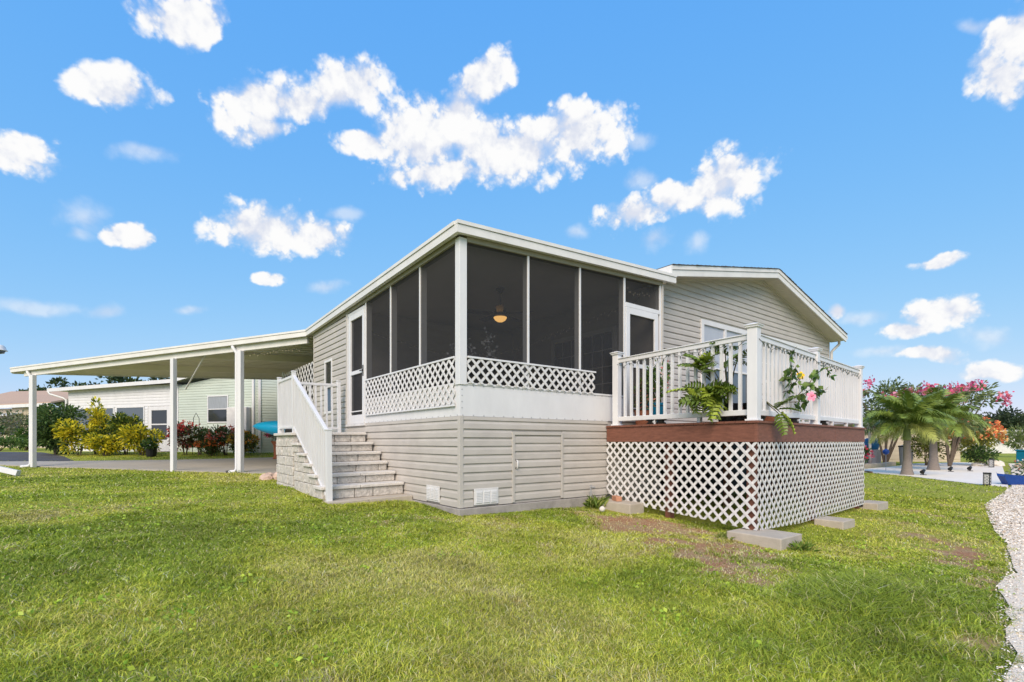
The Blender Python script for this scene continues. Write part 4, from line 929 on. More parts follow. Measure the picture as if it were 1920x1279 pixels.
window(nh, nf, 2.1, 3.31, 1.33, 2.55, .05, blind='curtain')
MB().box(.27, .335, -.03, .0, -.4, 3.05).build('corner_trim', 'white', nh)
MB().box(4.66, 4.76, -.04, .06, -.4, 3.58).build('corner_trim', 'white', nh)
q = MB(); nf(q, -1.55, -1.35, 0, .04, 0.05, 2.12); nf(q, -.36, -.13, 0, .04, .05, 2.12); nf(q, -1.35, -.36, 0, .04, 1.96, 2.12); nf(q, -1.35, -.36, 0, .04, .05, .58); nf(q, -1.35, -.36, 0, .04, 1.27, 1.33)
dr = q.build('door', 'white', nh, .004)
for z0, z1 in ((.58, 1.27), (1.33, 1.96)): q = MB(); nf(q, -1.35, -.36, -.01, .01, z0, z1); q.build('pane', 'glass', dr)
q = MB(); nf(q, -.245, -.205, .04, .055, 1.16, 1.24); nf(q, -.245, -.205, .04, .055, .98, 1.05); nf(q, -.25, -.21, .04, .07, .72, .88); q.build('handle', 'iron', dr)
q = MB(); nf(q, -1.6, -.08, .05, .5, -.1, .05); q.build('door_step', 'concrete', nh)
for (xa, za), (xb, zb) in (((-8.28, 3.02), (.25, 3.16)), ((.25, 3.16), (4.95, 3.98))):
    MB().prism([(xa, -.35, za), (xb, -.35, zb), (xb, -.35, zb + .17), (xa, -.35, za + .17)], (0, .04, 0)).build('fascia', 'white', nh)
    MB().prism([(xa, -.31, za + .08), (xb, -.31, zb + .08), (xb, -.31, zb + .16), (xa, -.31, za + .16)], (0, 6.2, 0)).build('roof', 'white_old', nh)
MB().tube([(-8.2, -.33, 3.02), (-8.1, -.3, 2.9), (-7.45, -.1, 2.7), (-7.3, -.06, 2.6), (-7.3, -.06, .2)], .05, 6).build('downspout', 'white', nh)
bx = MB(); nf(bx, 3.5, 4.6, .03, .28, .92, 1.98); ebox = bx.build('electric_cabinet', 'white_old', nh, .02)
for z0, z1 in ((1.38, 1.56), (1.64, 1.82)): q = MB(); nf(q, 4.08, 4.30, .28, .30, z0, z1); q.build('meter', 'glass', ebox)
c, s = math.cos(R(43.0)), math.sin(R(43.0))           # the green wall turns the corner
d2 = (math.cos(R(43)), math.sin(R(43)))
MB().ob((4.74, .01), d2, .02, 5.5, .0, -.3, -.4, 3.3).build('wall', 'green_siding', nh)
siding(nh, (4.74, -.0), d2, .08, 5.4, 0, 3.25, m='green_siding', h=.115, k=.8)
q = MB().ob((4.74, 0), d2, .16, .26, -.0, .06, -.3, 3.3); q.build('downspout', 'white', nh)
# ================================================================== cream house at far left
bh = thing('cream_house', (-11.311, 48.337, .4), 'cream house with pinkish shingle roof at the left edge', 'house', rz=R(-58.2), local=True)
MB().box(-9, 5.6, .5, 9, -.3, 3.0).build('wall', 'cream', bh)
MB().prism([(-9.3, .2, 3.22), (5.95, .2, 3.22), (6.2, 4.8, 4.55), (-9.3, 4.8, 4.95)], (0, .02, .12)).build('roof', 'shingle_pink', bh)
MB().box(-9.3, 5.95, .12, .26, 3.02, 3.26).build('fascia', 'white', bh)
MB().prism([(-3, .45, 2.60), (1.96, .45, 2.60), (1.96, -.5, 2.35), (-3, -.5, 2.35)], (0, 0, .08)).build('awning', 'white', bh)
q = MB(); q.box(-2.6, 1.4, .46, .5, 1.0, 2.4); q.build('window', 'glass', bh)
# ================================================================== beige house behind the palms, far house, seawall
gh = thing('garden_house', (30.5, 8.5, -.4), 'beige wall of a neighbour house partly hidden behind the palms', 'house', rz=R(-42), local=True)
MB().box(-4, 9.5, 0, 6, 0, 2.55).build('wall', 'cream', gh)
for k in range(9): MB().box(-3.9, 9.45, -.02, .0, .15 + k * .26, .38 + k * .26).build('wall_plank', 'cream', gh)
MB().prism([(-4.6, -.5, 2.5), (10, -.5, 2.5), (10, 3, 3.4), (-4.6, 3, 3.4)], (0, .02, .1)).build('roof', 'white_old', gh)
MB().box(-4.6, 10, -.56, -.48, 2.42, 2.62).build('fascia', 'white', gh)
q = MB(); fg = lambda q, s0, s1, d0, d1, z0, z1: q.box(s0, s1, -d1, -d0, z0, z1)
window(gh, fg, 3.2, 4.6, .9, 2.0, .07, glassm='glass', depth=.05)
fh = thing('far_house', (129, 12.5, -.2), 'small far white house with flat roof beyond the green lawn at right', 'house', rz=R(-45), local=True)
MB().box(-5, 9, 0, 8, 0, 2.9).build('wall', 'white_old', fh); MB().box(-5.6, 9.6, -.6, 8.4, 2.9, 3.25).build('roof', 'white', fh)
for a in (-4, -1.6, 2.0, 4.2): q = MB(); q.box(a, a + 1.5, -.06, .0, 1.1, 2.3); q.build('window', 'glass', fh)
sw = thing('seawall', (71, 4, -.4), 'long low white seawall across the lawn at right', 'wall', rz=R(-52), local=True)
MB().box(-6, 14, 0, .3, -.1, .95).build('wall', 'white_old', sw); MB().box(-6, 14, -.05, .35, .95, 1.08).build('coping', 'white', sw)
for k in range(10): MB().box(-5.5 + k * 2, -5.2 + k * 2, .1, .2, 1.08, 1.5).build('rail_post', 'grey', sw)
# ================================================================== street lamp at the left edge
sl = thing('street_lamp', (-8.15, 23.25, G(-8.15, 23.25)), 'white street lamp head just entering at the left edge', 'street lamp')
lx, ly, lz = -7.6, 22.86, 4.35
MB().lathe([(.11, 0), (.07, .3), (.05, 4.1), (.03, 4.3)], (-8.15, 23.25, G(-8.15, 23.25)), 10).build('pole', 'white_old', sl, smooth=True)
MB().tube([(-8.15, 23.25, 4.55), (-7.9, 23.07, 4.66), (lx, ly, 4.62)], .03, 6).build('arm', 'white_old', sl)
MB().lathe([(.02, .40), (.14, .38), (.2, .30), (.22, .20), (.26, .18), (.26, .16), (.2, .155)], (lx, ly, lz), 16).build('lamp_shade', 'white_old', sl, smooth=True)
MB().lathe([(.2, .155), (.16, .06), (.05, .03)], (lx, ly, lz), 16).build('lamp_glass', 'glass_grey', sl, smooth=True)

# ================================================================== planting on the left
GR = [(.05, .10, .02), (.035, .075, .018), (.08, .13, .03), (.025, .05, .015)]
YL = [(.50, .42, .02), (.46, .40, .02), (.18, .22, .025), (.07, .10, .02), (.55, .48, .05), (.50, .44, .03)]
YG = [(.09, .13, .02), (.05, .085, .018), (.30, .30, .03), (.035, .06, .015)]
RD = [(.16, .03, .025), (.09, .02, .02), (.04, .07, .02), (.22, .08, .05)]
MX = [(.07, .12, .03), (.05, .085, .02), (.13, .17, .06), (.09, .06, .03)]
OL = [(.13, .15, .07), (.10, .12, .05), (.19, .20, .11), (.22, .18, .12)]
def b(x, y): return (x, y, G(x, y))
shrub('evergreen_shrub', 'tall dense dark green shrub behind the left carport post', 'shrub', b(-5.85, 22.26), 2.4, 1.0, .95, 4200, .16, [(.07, .12, .03), (.05, .09, .02), (.11, .16, .045), (.03, .06, .016)], 31, lumps=30, lump=.36, z0=.0)
shrub('croton_shrub', 'low yellow croton next to the tall dark green shrub', 'shrub', b(-5.05, 21.1), 1.45, .8, .7, 2200, .15, YL, 32, 'yellow croton hedge')
shrub('croton_shrub', 'tall lanky yellow croton with gaps in the middle of the hedge', 'shrub', b(-4.55, 21.5), 2.3, .55, .5, 1300, .15, YL, 33, 'yellow croton hedge', lumps=9)
shrub('croton_shrub', 'mostly green croton in front of the white house windows', 'shrub', b(-4.15, 20.95), 1.15, .85, .7, 2200, .14, YG, 34, 'yellow croton hedge')
shrub('croton_shrub', 'tall bronze green croton beside the neighbour window', 'shrub', b(-3.55, 20.5), 1.75, .62, .6, 1900, .15, YG, 35, 'yellow croton hedge')
shrub('croton_shrub', 'bright yellow croton nearest the white neighbour door', 'shrub', b(-3.05, 19.6), 1.4, .8, .7, 2300, .14, YL, 36, 'yellow croton hedge')
shrub('croton_shrub', 'small yellow croton low in front of the hedge', 'shrub', b(-4.2, 20.3), .9, .8, .5, 1500, .13, YL, 37, 'yellow croton hedge')
pt = thing('flower_pot', b(-2.75, 18.75), 'black nursery pot with a drooping plant at the end of the croton hedge', 'flower pot')
MB().lathe([(.15, 0), (.20, .32), (.22, .34), (.20, .34), (.17, .05)], b(-2.75, 18.75), 14).build('pot', 'black', pt)
pp, pd = clump_pts(260, (-2.75, 18.75, G(-2.75, 18.75) + .5), (.33, .33, .25), 40, 7); leaf_mesh('foliage', pp, pd, .14, GR, 40, pt)
shrub('flowering_shrub', 'dark red leaved shrub beside the white corner of the neighbour house', 'shrub', b(-1.62, 18.8), 1.35, .62, .55, 1700, .12, RD, 41, 'flower bed by the green wall', flowers=(60, .08, [(.55, .04, .03), (.6, .12, .08)]))
shrub('flowering_shrub', 'green leafy shrub with a few white blooms below the green wall', 'shrub', b(-1.15, 18.45), 1.2, .65, .55, 1700, .12, MX, 42, 'flower bed by the green wall', flowers=(30, .08, [(.55, .53, .45)]))
shrub('flowering_shrub', 'low orange flowering shrub below the neighbour window', 'shrub', b(-.85, 17.75), .72, .55, .45, 1200, .10, MX, 43, 'flower bed by the green wall', flowers=(60, .07, [(.60, .16, .03), (.5, .10, .03)]))
shrub('flowering_shrub', 'tall mixed shrub with red blooms right of the neighbour window', 'shrub', b(-.3, 17.75), 1.2, .7, .6, 1800, .12, MX, 44, 'flower bed by the green wall', flowers=(60, .08, [(.5, .08, .04), (.6, .25, .2)]))
shrub('flowering_shrub', 'yellow and orange shrub in front of the electric cabinet', 'shrub', b(.22, 17.1), 1.0, .6, .5, 1500, .12, MX + [(.25, .2, .03)], 45, 'flower bed by the green wall', flowers=(60, .08, [(.55, .20, .03), (.5, .35, .05)]))
hk = thing('shepherd_hook', b(-1.37, 18.9), 'thin dark plant hook standing in the flower bed', 'plant hook')
zz = G(-1.37, 18.9); MB().tube([(-1.37, 18.9, zz), (-1.33, 18.88, zz + 1.5), (-1.25, 18.8, zz + 1.72), (-1.15, 18.72, zz + 1.5), (-1.12, 18.7, zz)], .012, 5).build('pole', 'iron', hk)
shrub('bottlebrush_shrub', 'loose grey green shrub before the cream house', 'shrub', b(-8.75, 36.3), 2.6, 1.6, 1.3, 1400, .2, OL, 46, lumps=12, lump=.5)
shrub('evergreen_shrub', 'dark rounded shrub at the extreme left edge', 'shrub', b(-9.6, 33.5), 1.7, 1.2, 1.0, 1300, .18, GR, 47)
shrub('fern_clump', 'bright fern clump left of the carport post across the road', 'shrub', b(-7.9, 31.9), 1.1, 1.0, .8, 1100, .22, [(.05, .10, .015), (.08, .14, .02)], 48, aspect=.2, droop=.4)
shrub('ground_cover_shrub', 'low mid green shrub by the road at the left edge', 'shrub', b(-8.7, 30.2), .75, 1.3, .7, 1200, .16, [(.07, .12, .03), (.10, .16, .04)], 49)
for k, (x, y, h, rx, sd_, lb) in enumerate(((-10.2, 87.8, 9.5, 4.8, 51, 'far dark tree above the left end of the white neighbour roof'), (-4.6, 80, 10.2, 5.2, 52, 'broad far tree above the middle of the white neighbour roof'), (1.2, 74, 9.4, 4.6, 53, 'far tree above the right end of the white neighbour roof'), (-11.5, 73, 6.6, 4.0, 54, 'dark tree between the cream house and the white neighbour house'))):
    tree('background_tree', lb, b(x, y), h, rx, rx, 1700, .5, [(.045, .07, .025), (.065, .09, .03), (.035, .05, .02)], sd_, 'trees behind the neighbour houses', lumps=16, lump=.24)
# ================================================================== kayak, pink flower urn, rocks
ky = thing('kayak', (-.5, 11.1, .08), 'bright blue kayak with pointed bow behind the staircase', 'kayak')
nose = Vector((-.50, 11.05, 1.27)); kd = Vector((.78, -.55, .0)).normalized(); side = Vector((-kd.y, kd.x, 0)); V_ = []; F_ = []; ns_ = 18
for i in range(ns_):
    u = i / (ns_ - 1); wd = .38 * math.sin(math.pi * min(u * 1.0, 1)) ** .6 + .004; c_ = nose + kd * (u * 2.7)
    for j in range(12):
        t = 2 * math.pi * j / 12; zc = math.sin(t); z_ = (.27 if zc < 0 else .25) * zc * (wd / .36) + .05 * math.cos(u * 6.28)
        p = c_ + side * (wd * math.cos(t)) + Vector((0, 0, z_)); V_.append(tuple(p))
F_ = [(i * 12 + j, i * 12 + (j + 1) % 12, i * 12 + 12 + (j + 1) % 12, i * 12 + 12 + j) for i in range(ns_ - 1) for j in range(12)] + [tuple(range(11, -1, -1)), tuple((ns_ - 1) * 12 + j for j in range(12))]
MB().add(V_, F_).build('hull', 'kayak', ky, smooth=True)
cpt = nose + kd * 1.35 + Vector((0, 0, .14)); q = MB()
q.tube([cpt + kd * (.45 * math.cos(a)) + side * (.2 * math.sin(a)) for a in [2 * math.pi * k / 16 for k in range(17)]], .025, 6).build('cockpit_rim', 'black', ky)
for uu in (.95, 2.0):
    c_ = nose + kd * uu; q = MB(); q.bar(c_ + side * .35 - Vector((0, 0, 1.19)), c_ + side * .12 - Vector((0, 0, .29)), .05, .05); q.bar(c_ - side * .35 - Vector((0, 0, 1.19)), c_ - side * .12 - Vector((0, 0, .29)), .05, .05); q.bar(c_ + side * .3 - Vector((0, 0, .30)), c_ - side * .3 - Vector((0, 0, .30)), .05, .05); q.build('rack_stand', 'wood', ky)
ur = thing('flower_urn', b(.9, 14.35), 'tall terracotta urn spilling pink flowers behind the staircase', 'flower urn'); zu = G(.9, 14.35) + .03
MB().lathe([(.14, 0), (.15, .05), (.12, .1), (.13, .5), (.2, .62), (.22, .66), (.18, .66), (.1, .5)], (.9, 14.35, zu), 14).build('urn', 'terracotta', ur, smooth=True)
pp, pd = clump_pts(420, (.9, 14.35, zu + .85), (.5, .5, .26), 60, 9); leaf_mesh('foliage', pp, pd, .10, MX, 60, ur)
pp, pd = clump_pts(360, (.9, 14.35, zu + .95), (.52, .52, .24), 61, 9); leaf_mesh('flowers', pp, pd, .09, [(.55, .06, .16), (.65, .16, .26), (.4, .03, .09)], 61, ur, aspect=.8)
def rock(x, y, s, label, seed, m='rock', flat=.7, name='rock', zoff=0, group=None):
    rr = random.Random(seed); q = MB(); n1, n2 = 7, 9; vs_ = []
    for i in range(n1):
        th = math.pi * (i + .35) / (n1 - .3)
        for j in range(n2):
            ph = 2 * math.pi * j / n2; k_ = rr.uniform(.78, 1.12); vs_.append((s * k_ * math.sin(th) * math.cos(ph), s * .8 * k_ * math.sin(th) * math.sin(ph), s * flat * (k_ * math.cos(th) + .55)))
    fs_ = [(i * n2 + j, i * n2 + (j + 1) % n2, i * n2 + n2 + (j + 1) % n2, i * n2 + n2 + j) for i in range(n1 - 1) for j in range(n2)] + [tuple(range(n2 - 1, -1, -1)), tuple((n1 - 1) * n2 + j for j in range(n2))]
    q.add(vs_, fs_); o = q.build(name, m, None, .01); o.location = (x, y, G(x, y) + zoff); o.rotation_euler.z = rr.uniform(0, 6); return tag(o, label, 'rock', group)
rock(-1.04, 6.0, .24, 'flat pinkish landscape rock leaning against the stair pier', 1, flat=.36, group='rocks beside the stairs')
rock(-1.20, 5.6, .17, 'brown and white landscape rock nearest the lawn by the stairs', 2, flat=.5, group='rocks beside the stairs')
rock(-.92, 5.45, .18, 'pink landscape rock tucked behind the stair corner', 3, flat=.75, group='rocks beside the stairs')

# ================================================================== plants on the deck
def lobed_leaf(ln=.34, lobes=7, wmax=.15):
    """deeply cut leaf lying along +X, tip drooping"""
    q = MB()
    def zc(x): return -.32 * (x / ln) ** 2 * ln + .10 * x
    q.tube([(x, 0, zc(x)) for x in np.linspace(0, ln, 7)], [.006, .005, .005, .004, .003, .002, .001], 4)
    for i in range(lobes):
        u = .12 + .86 * i / (lobes - 1); x = ln * u; w_ = wmax * (1.05 - .75 * abs(u - .38) ** 1.1 * 1.5); lw = ln * .055
        for sg in (-1, 1):
            tipx = x + w_ * .55; p0 = (x - lw, 0, zc(max(x - lw, 0))); p1 = (x + lw, 0, zc(min(x + lw, ln)))
            m0 = (x + w_ * .15 - lw * .9, sg * w_ * .55, zc(x) + .025); m1 = (x + w_ * .15 + lw * 1.2, sg * w_ * .5, zc(x) + .02); t_ = (tipx, sg * w_, zc(x) - .015)
            q.add([p0, p1, m1, t_, m0], [(0, 1, 2, 3, 4)] if sg > 0 else [(4, 3, 2, 1, 0)])
    return q
def green(name, c): return mat(name, c, .4, .3, 18, spec=.4)
M['philo'] = green('philodendron_leaf', (.13, .20, .03)); M['philo2'] = green('philodendron_young_leaf', (.30, .38, .045))
lm = {}
for key, m_ in (('a', 'philo'), ('b', 'philo2')):
    o = lobed_leaf().build('leaf', m_); lm[key] = o.data; bpy.data.objects.remove(o)
def philo(base, label, spec, name='philodendron', pot=True):
    t = thing(name, base, label, 'potted plant')
    if pot: MB().lathe([(.11, 0), (.15, .22), (.165, .25), (.15, .25), (.13, .05)], base, 16).build('pot', 'black', t)
    for k, (tx, ty, tz, yaw, pitch, roll, sc, key) in enumerate(spec):
        b0 = (base[0], base[1], base[2] + .22); MB().tube([b0, ((base[0] + tx) / 2, (base[1] + ty) / 2, (b0[2] + tz) / 2 + .08), (tx, ty, tz)], [.009, .007, .005], 5).build('stem', 'stem', t)
        o = link('leaf', lm[key], None, t); o.location = (tx - base[0], ty - base[1], tz - base[2]); o.rotation_euler = (R(roll), R(pitch), R(yaw)); o.scale = (sc,) * 3
rr = random.Random(77); sp = []
for k in range(26):                                  # lower cluster pushes out between the balusters
    a = rr.uniform(120, 300); sp.append((2.72 - rr.uniform(0, .10), -1.85 + rr.uniform(-.12, .12), 1.48 + rr.uniform(-.08, .1), a, rr.uniform(-15, 55), rr.uniform(-50, 50), rr.uniform(.75, 1.2), 'b' if rr.random() < .35 else 'a'))
for k in range(12): sp.append((2.72 - rr.uniform(0, .05), -1.80 + rr.uniform(-.1, .1), 1.78 + rr.uniform(-.05, .14), rr.uniform(110, 290), rr.uniform(-60, 0), rr.uniform(-40, 40), rr.uniform(.65, 1.0), 'b' if rr.random() < .25 else 'a'))
for k in range(9): sp.append((2.98 + rr.uniform(-.12, .12), -2.02 + rr.uniform(-.12, .12), 1.98 + rr.uniform(-.12, .15), rr.uniform(0, 360), rr.uniform(-50, 20), rr.uniform(-40, 40), rr.uniform(.6, .95), 'a'))
for k in range(4): sp.append((2.62, -2.05 + rr.uniform(-.05, .05), 1.52 + rr.uniform(-.04, .04), rr.uniform(240, 285), rr.uniform(-20, 10), rr.uniform(-40, 40), .7, 'a'))
philo((2.98, -1.98, 1.115), 'large cut-leaf philodendron in black pot pushing through the left railing', sp)
sp = [(3.02, -2.60, 1.27, 268, -38, 20, .85, 'a'), (3.03, -2.61, 1.26, 300, -5, 0, .7, 'a'), (3.05, -2.62, 1.24, 290, 48, -10, .9, 'b'), (3.04, -2.61, 1.22, 255, 62, 15, .8, 'a'), (3.0, -2.6, 1.27, 235, -30, 0, .6, 'a')]
philo((3.12, -2.28, 1.115), 'cut-leaf plant hanging out below the front railing near the corner post', sp)
def branchy(name, label, base, tips, seed, leafn, size, cols, cat='potted plant', pot=None):
    t = thing(name, base, label, cat); rg_ = np.random.default_rng(seed); pts = []
    if pot: MB().lathe(pot[0], base, 16).build('pot', pot[1], t, smooth=False)
    for tp in tips:
        a = Vector(base) + Vector((0, 0, .2)); c_ = [a, a.lerp(Vector(tp[0]), .5) + Vector((0, 0, .05))] + [Vector(p) for p in tp]
        MB().tube(c_, [.008] + [.006] * (len(c_) - 2) + [.002], 5).build('stem', 'trunk', t)
        for u, v in zip(c_[1:], c_[2:]):
            for k in range(leafn): pts.append(np.array(u.lerp(v, rg_.uniform(.1, 1))))
    pts = np.array(pts) + rg_.normal(size=(len(pts), 3)) * .012
    leaf_mesh('foliage', pts, rg_.normal(size=(len(pts), 3)) + np.array([0, 0, -.1]), size, cols, seed, t, aspect=.6, droop=.15)
    return t
HG = [(.05, .10, .02), (.09, .15, .03), (.035, .07, .018), (.14, .20, .05)]
hb = branchy('hibiscus', 'hibiscus with a yellow and a pink bloom poking through the front railing', (3.85, -1.75, 1.115),
             [[(3.62, -2.50, 1.72), (3.58, -2.60, 1.86)], [(3.62, -2.5, 1.55), (3.60, -2.62, 1.70), (3.55, -2.66, 1.58)], [(3.78, -2.50, 1.45), (3.98, -2.60, 1.66), (4.25, -2.58, 1.84)], [(3.95, -2.52, 1.50), (4.15, -2.60, 1.62), (4.30, -2.60, 1.56)], [(3.80, -2.35, 2.0), (3.84, -2.5, 2.16)], [(3.55, -2.5, 1.7), (3.42, -2.6, 1.80), (3.40, -2.62, 1.6)], [(3.8, -2.5, 1.4), (3.92, -2.62, 1.40)]], 81, 9, .10, HG,
             pot=([(.13, 0), (.18, .25), (.2, .28), (.18, .28), (.15, .05)], 'terracotta'))
def bloom(parent, p, s_, m_, face, n_=5, name='flower'):
    f = Vector(face).normalized(); x = f.orthogonal().normalized(); y = f.cross(x); q = MB()
    for k in range(n_):
        a = 2 * math.pi * k / n_; d_ = x * math.cos(a) + y * math.sin(a); e_ = f.cross(d_); p0 = Vector(p)
        q.add([p0, p0 + d_ * s_ * .45 + e_ * s_ * .38 + f * s_ * .18, p0 + d_ * s_ * .9 + e_ * s_ * .30 + f * s_ * .15, p0 + d_ * s_ * 1.0 - e_ * s_ * .05 + f * s_ * .05, p0 + d_ * s_ * .85 - e_ * s_ * .34 + f * s_ * .16, p0 + d_ * s_ * .42 - e_ * s_ * .36 + f * s_ * .2], [(0, 1, 2, 3, 4, 5)])
    o = q.build(name, m_, parent); MB().tube([Vector(p), Vector(p) + f * s_ * .7], [s_ * .06, s_ * .09], 5).build('stamen', 'petal_y' if m_ != 'petal_p' else 'petal_r', o)
bloom(hb, (3.70, -2.60, 1.74), .058, 'petal_y', (-.6, -.8, .2)); bloom(hb, (3.93, -2.64, 1.47), .072, 'petal_p', (-.55, -.85, .15))
branchy('hibiscus', 'small green sprig poking through the far half of the front railing', (4.85, -1.7, 1.115), [[(4.83, -2.38, 1.9), (4.84, -2.50, 1.98), (4.86, -2.53, 1.80)], [(4.8, -2.4, 1.6), (4.82, -2.52, 1.64)]], 82, 8, .09, HG, pot=([(.12, 0), (.16, .22), (.18, .25), (.16, .25), (.13, .05)], 'terracotta'))
tp = thing('planter', (3.72, -.22, 1.115), 'teal pot with leafy plant and red flowers beside the porch door', 'planter')
MB().lathe([(.17, 0), (.20, .34), (.215, .36), (.215, .40), (.19, .40), (.17, .1)], (3.72, -.22, 1.115), 20).build('pot', 'teal', tp, smooth=False)
pp, pd = clump_pts(700, (3.74, -.24, 1.85), (.30, .24, .42), 83, 12); leaf_mesh('foliage', pp, pd, .08, HG, 83, tp)
pp, pd = clump_pts(60, (3.86, -.26, 1.95), (.34, .22, .36), 84, 10, .3); leaf_mesh('flowers', pp, pd, .045, [(.6, .08, .05), (.7, .3, .25), (.75, .6, .55)], 84, tp, aspect=.8)
MB().tube([(3.72, -.22, 1.4), (3.74, -.24, 1.9)], .01, 5).build('stem', 'trunk', tp)
br = thing('planter', (3.36, -.3, 1.115), 'brown planter with a reddish bushy plant left of the teal planter', 'planter')
MB().lathe([(.12, 0), (.15, .24), (.165, .26), (.15, .26), (.12, .05)], (3.36, -.3, 1.115), 16).build('pot', 'terracotta', br)
pp, pd = clump_pts(260, (3.36, -.3, 1.62), (.16, .15, .26), 85, 8); leaf_mesh('foliage', pp, pd, .07, MX + [(.3, .12, .08)], 85, br)
for k, (x, y, lb) in enumerate(((2.78, -.9, 'dark dish under the left railing, nearest the porch wall'), (2.80, -1.05, 'dark dish under the left railing, second from the porch wall'), (2.80, -2.25, 'dark drip tray on the deck edge next to the corner post'), (3.9, -2.42, 'dark drip tray under the front railing left of the middle post'), (5.2, -2.3, 'dark drip tray under the front railing right of the middle post'))):
    o = MB().lathe([(.07, 0), (.075, .02), (.05, .03), (.05, .05), (.085, .06), (.085, .07), (.03, .07)], (0, 0, 0), 12).build('drip_tray', 'iron'); o.location = (x, y, 1.116); tag(o, lb, 'tray', 'trays on the deck edge')

# ================================================================== GARDEN AT THE RIGHT
def frond_mesh(ln, arch, nl, seed, m_, wl=.42):
    rr = random.Random(seed); q = MB(); pts = []
    for i in range(11):
        u = i / 10; pts.append(Vector((ln * (u - .18 * arch * u * u), 0, ln * (.55 * u - .95 * arch * u * u))))
    q.tube(pts, [.016 * (1 - .85 * i / 10) for i in range(11)], 4)
    for i in range(nl):
        u = .12 + .87 * i / nl; k_ = u * 10; a = pts[int(k_)]; b_ = pts[min(int(k_) + 1, 10)]; p = a.lerp(b_, k_ - int(k_)); d = (b_ - a).normalized()
        l_ = wl * math.sin(math.pi * (.15 + .8 * u)) * rr.uniform(.8, 1.1)
        for sg in (-1, 1):
            out = (d * .75 + Vector((0, sg * .8, .25 + rr.uniform(-.1, .25)))).normalized(); mid = p + out * l_ * .5; tip = p + out * l_ + Vector((0, 0, -l_ * rr.uniform(.35, .7))); w_ = d * .016
            q.add([p - w_, p + w_, mid + w_ * 1.3, mid - w_ * 1.3], [(0, 1, 2, 3)]); q.add([mid - w_ * 1.3, mid + w_ * 1.3, tip], [(0, 1, 2)])
    o = q.build('frond', m_); me = o.data; bpy.data.objects.remove(o); return me
M['frond'] = mat('palm_frond', (.115, .18, .03), .4, .35, 3, spec=.4, col2=(.26, .34, .065)); M['frond_y'] = mat('palm_frond_old', (.30, .33, .08), .5, .25, 4)
FM = [frond_mesh(1.75, .62, 46, 1, 'frond', .60), frond_mesh(1.75, .80, 46, 2, 'frond', .62), frond_mesh(1.5, .95, 40, 3, 'frond_y', .55), frond_mesh(1.6, .42, 44, 4, 'frond', .52)]
def palm(base, hs, sc, label, seed, nf_=38):
    t = thing('palm_tree', base, label, 'palm tree', 'small palms on the white patio'); rr = random.Random(seed)
    prof = [(.20, -.05), (.21, .03), (.17, .2), (.145, .45)] + [v for k in range(7) for v in ((.135 - .004 * k, .5 + k * (hs - .5) / 7), (.125 - .004 * k, .5 + (k + .85) * (hs - .5) / 7))]
    MB().lathe([(r_ * sc, z) for r_, z in prof], base, 14).build('trunk', 'palmtrunk', t, smooth=True)
    MB().lathe([(.11 * sc, 0), (.13 * sc, .1), (.1 * sc, .4), (.05 * sc, .62)], (base[0], base[1], base[2] + hs), 12).build('crownshaft', 'shaft', t, smooth=True)
    for k in range(nf_):
        ring = k / nf_; o = link('frond', FM[3] if ring < .3 else (FM[rr.choice((0, 1))] if ring < .75 else FM[rr.choice((1, 2))]), None, t)
        o.location = (0, 0, hs + .55 - .2 * ring); o.rotation_euler = (rr.uniform(-.25, .25), R(-46 + 52 * ring + rr.uniform(-6, 6)), k * 2.39996 + rr.uniform(-.2, .2)); o.scale = (sc * rr.uniform(.88, 1.08),) * 3
palm((19.73, .31, -.385), 1.30, 1.0, 'left of the two stout small palms on the white patio', 5)
palm((24.48, .58, -.385), 1.50, 1.15, 'right of the two stout small palms on the white patio', 9)
def flower_tree(name, label, base, h, rx, seed, cols, fcols, nfl, trunks, nleaf=2600, size=.26, fs=.15, top=.45):
    t = thing(name, base, label, 'tree'); rr = random.Random(seed); r = np.random.default_rng(seed)
    q = MB()
    for k in range(trunks):
        a = rr.uniform(0, 6.28); e = rr.uniform(.4, .9)
        q.tube([(base[0], base[1], base[2] - .05), (base[0] + math.cos(a) * rx * .3 * e, base[1] + math.sin(a) * rx * .3 * e, base[2] + h * .35), (base[0] + math.cos(a) * rx * e, base[1] + math.sin(a) * rx * e, base[2] + h * .78)], [.06, .045, .02], 6)
    q.build('trunk', 'trunk', t)
    pts, dr_ = clump_pts(nleaf, (base[0], base[1], base[2] + h * .68), (rx, rx, h * .32), seed, 26, .3, .3); leaf_mesh('crown', pts, dr_, size, cols, seed, t, aspect=.34, droop=.2)
    for k in range(nfl):
        a = rr.uniform(0, 6.28); e = rr.uniform(.15, 1.0) ** .6; z = base[2] + h * (.70 + .32 * math.sqrt(max(0, 1 - e * e)) * rr.uniform(top, 1.05)); c_ = np.array((base[0] + math.cos(a) * rx * e, base[1] + math.sin(a) * rx * e, z))
        p = c_ + r.normal(size=(34, 3)) * np.array((.17, .17, .10)); leaf_mesh('flower_cluster', p, r.normal(size=(34, 3)) + np.array([0, 0, .5]), fs, fcols, seed + k, t, aspect=.85)
    return t
PGR = [(.12, .16, .06), (.17, .21, .09), (.08, .11, .035)]
PK_ = [(.62, .10, .20), (.72, .22, .30), (.5, .05, .14), (.70, .16, .18)]
flower_tree('frangipani_tree', 'pink flowering frangipani tree rising right of the palms', (29.0, .95, -.4), 4.2, 2.1, 91, PGR, PK_, 22, 7, nleaf=2400)
flower_tree('frangipani_tree', 'pink flowering tree top showing left of the palms beside the deck', (28.6, 3.5, -.4), 4.45, 2.1, 92, PGR, PK_, 12, 6, nleaf=2100)
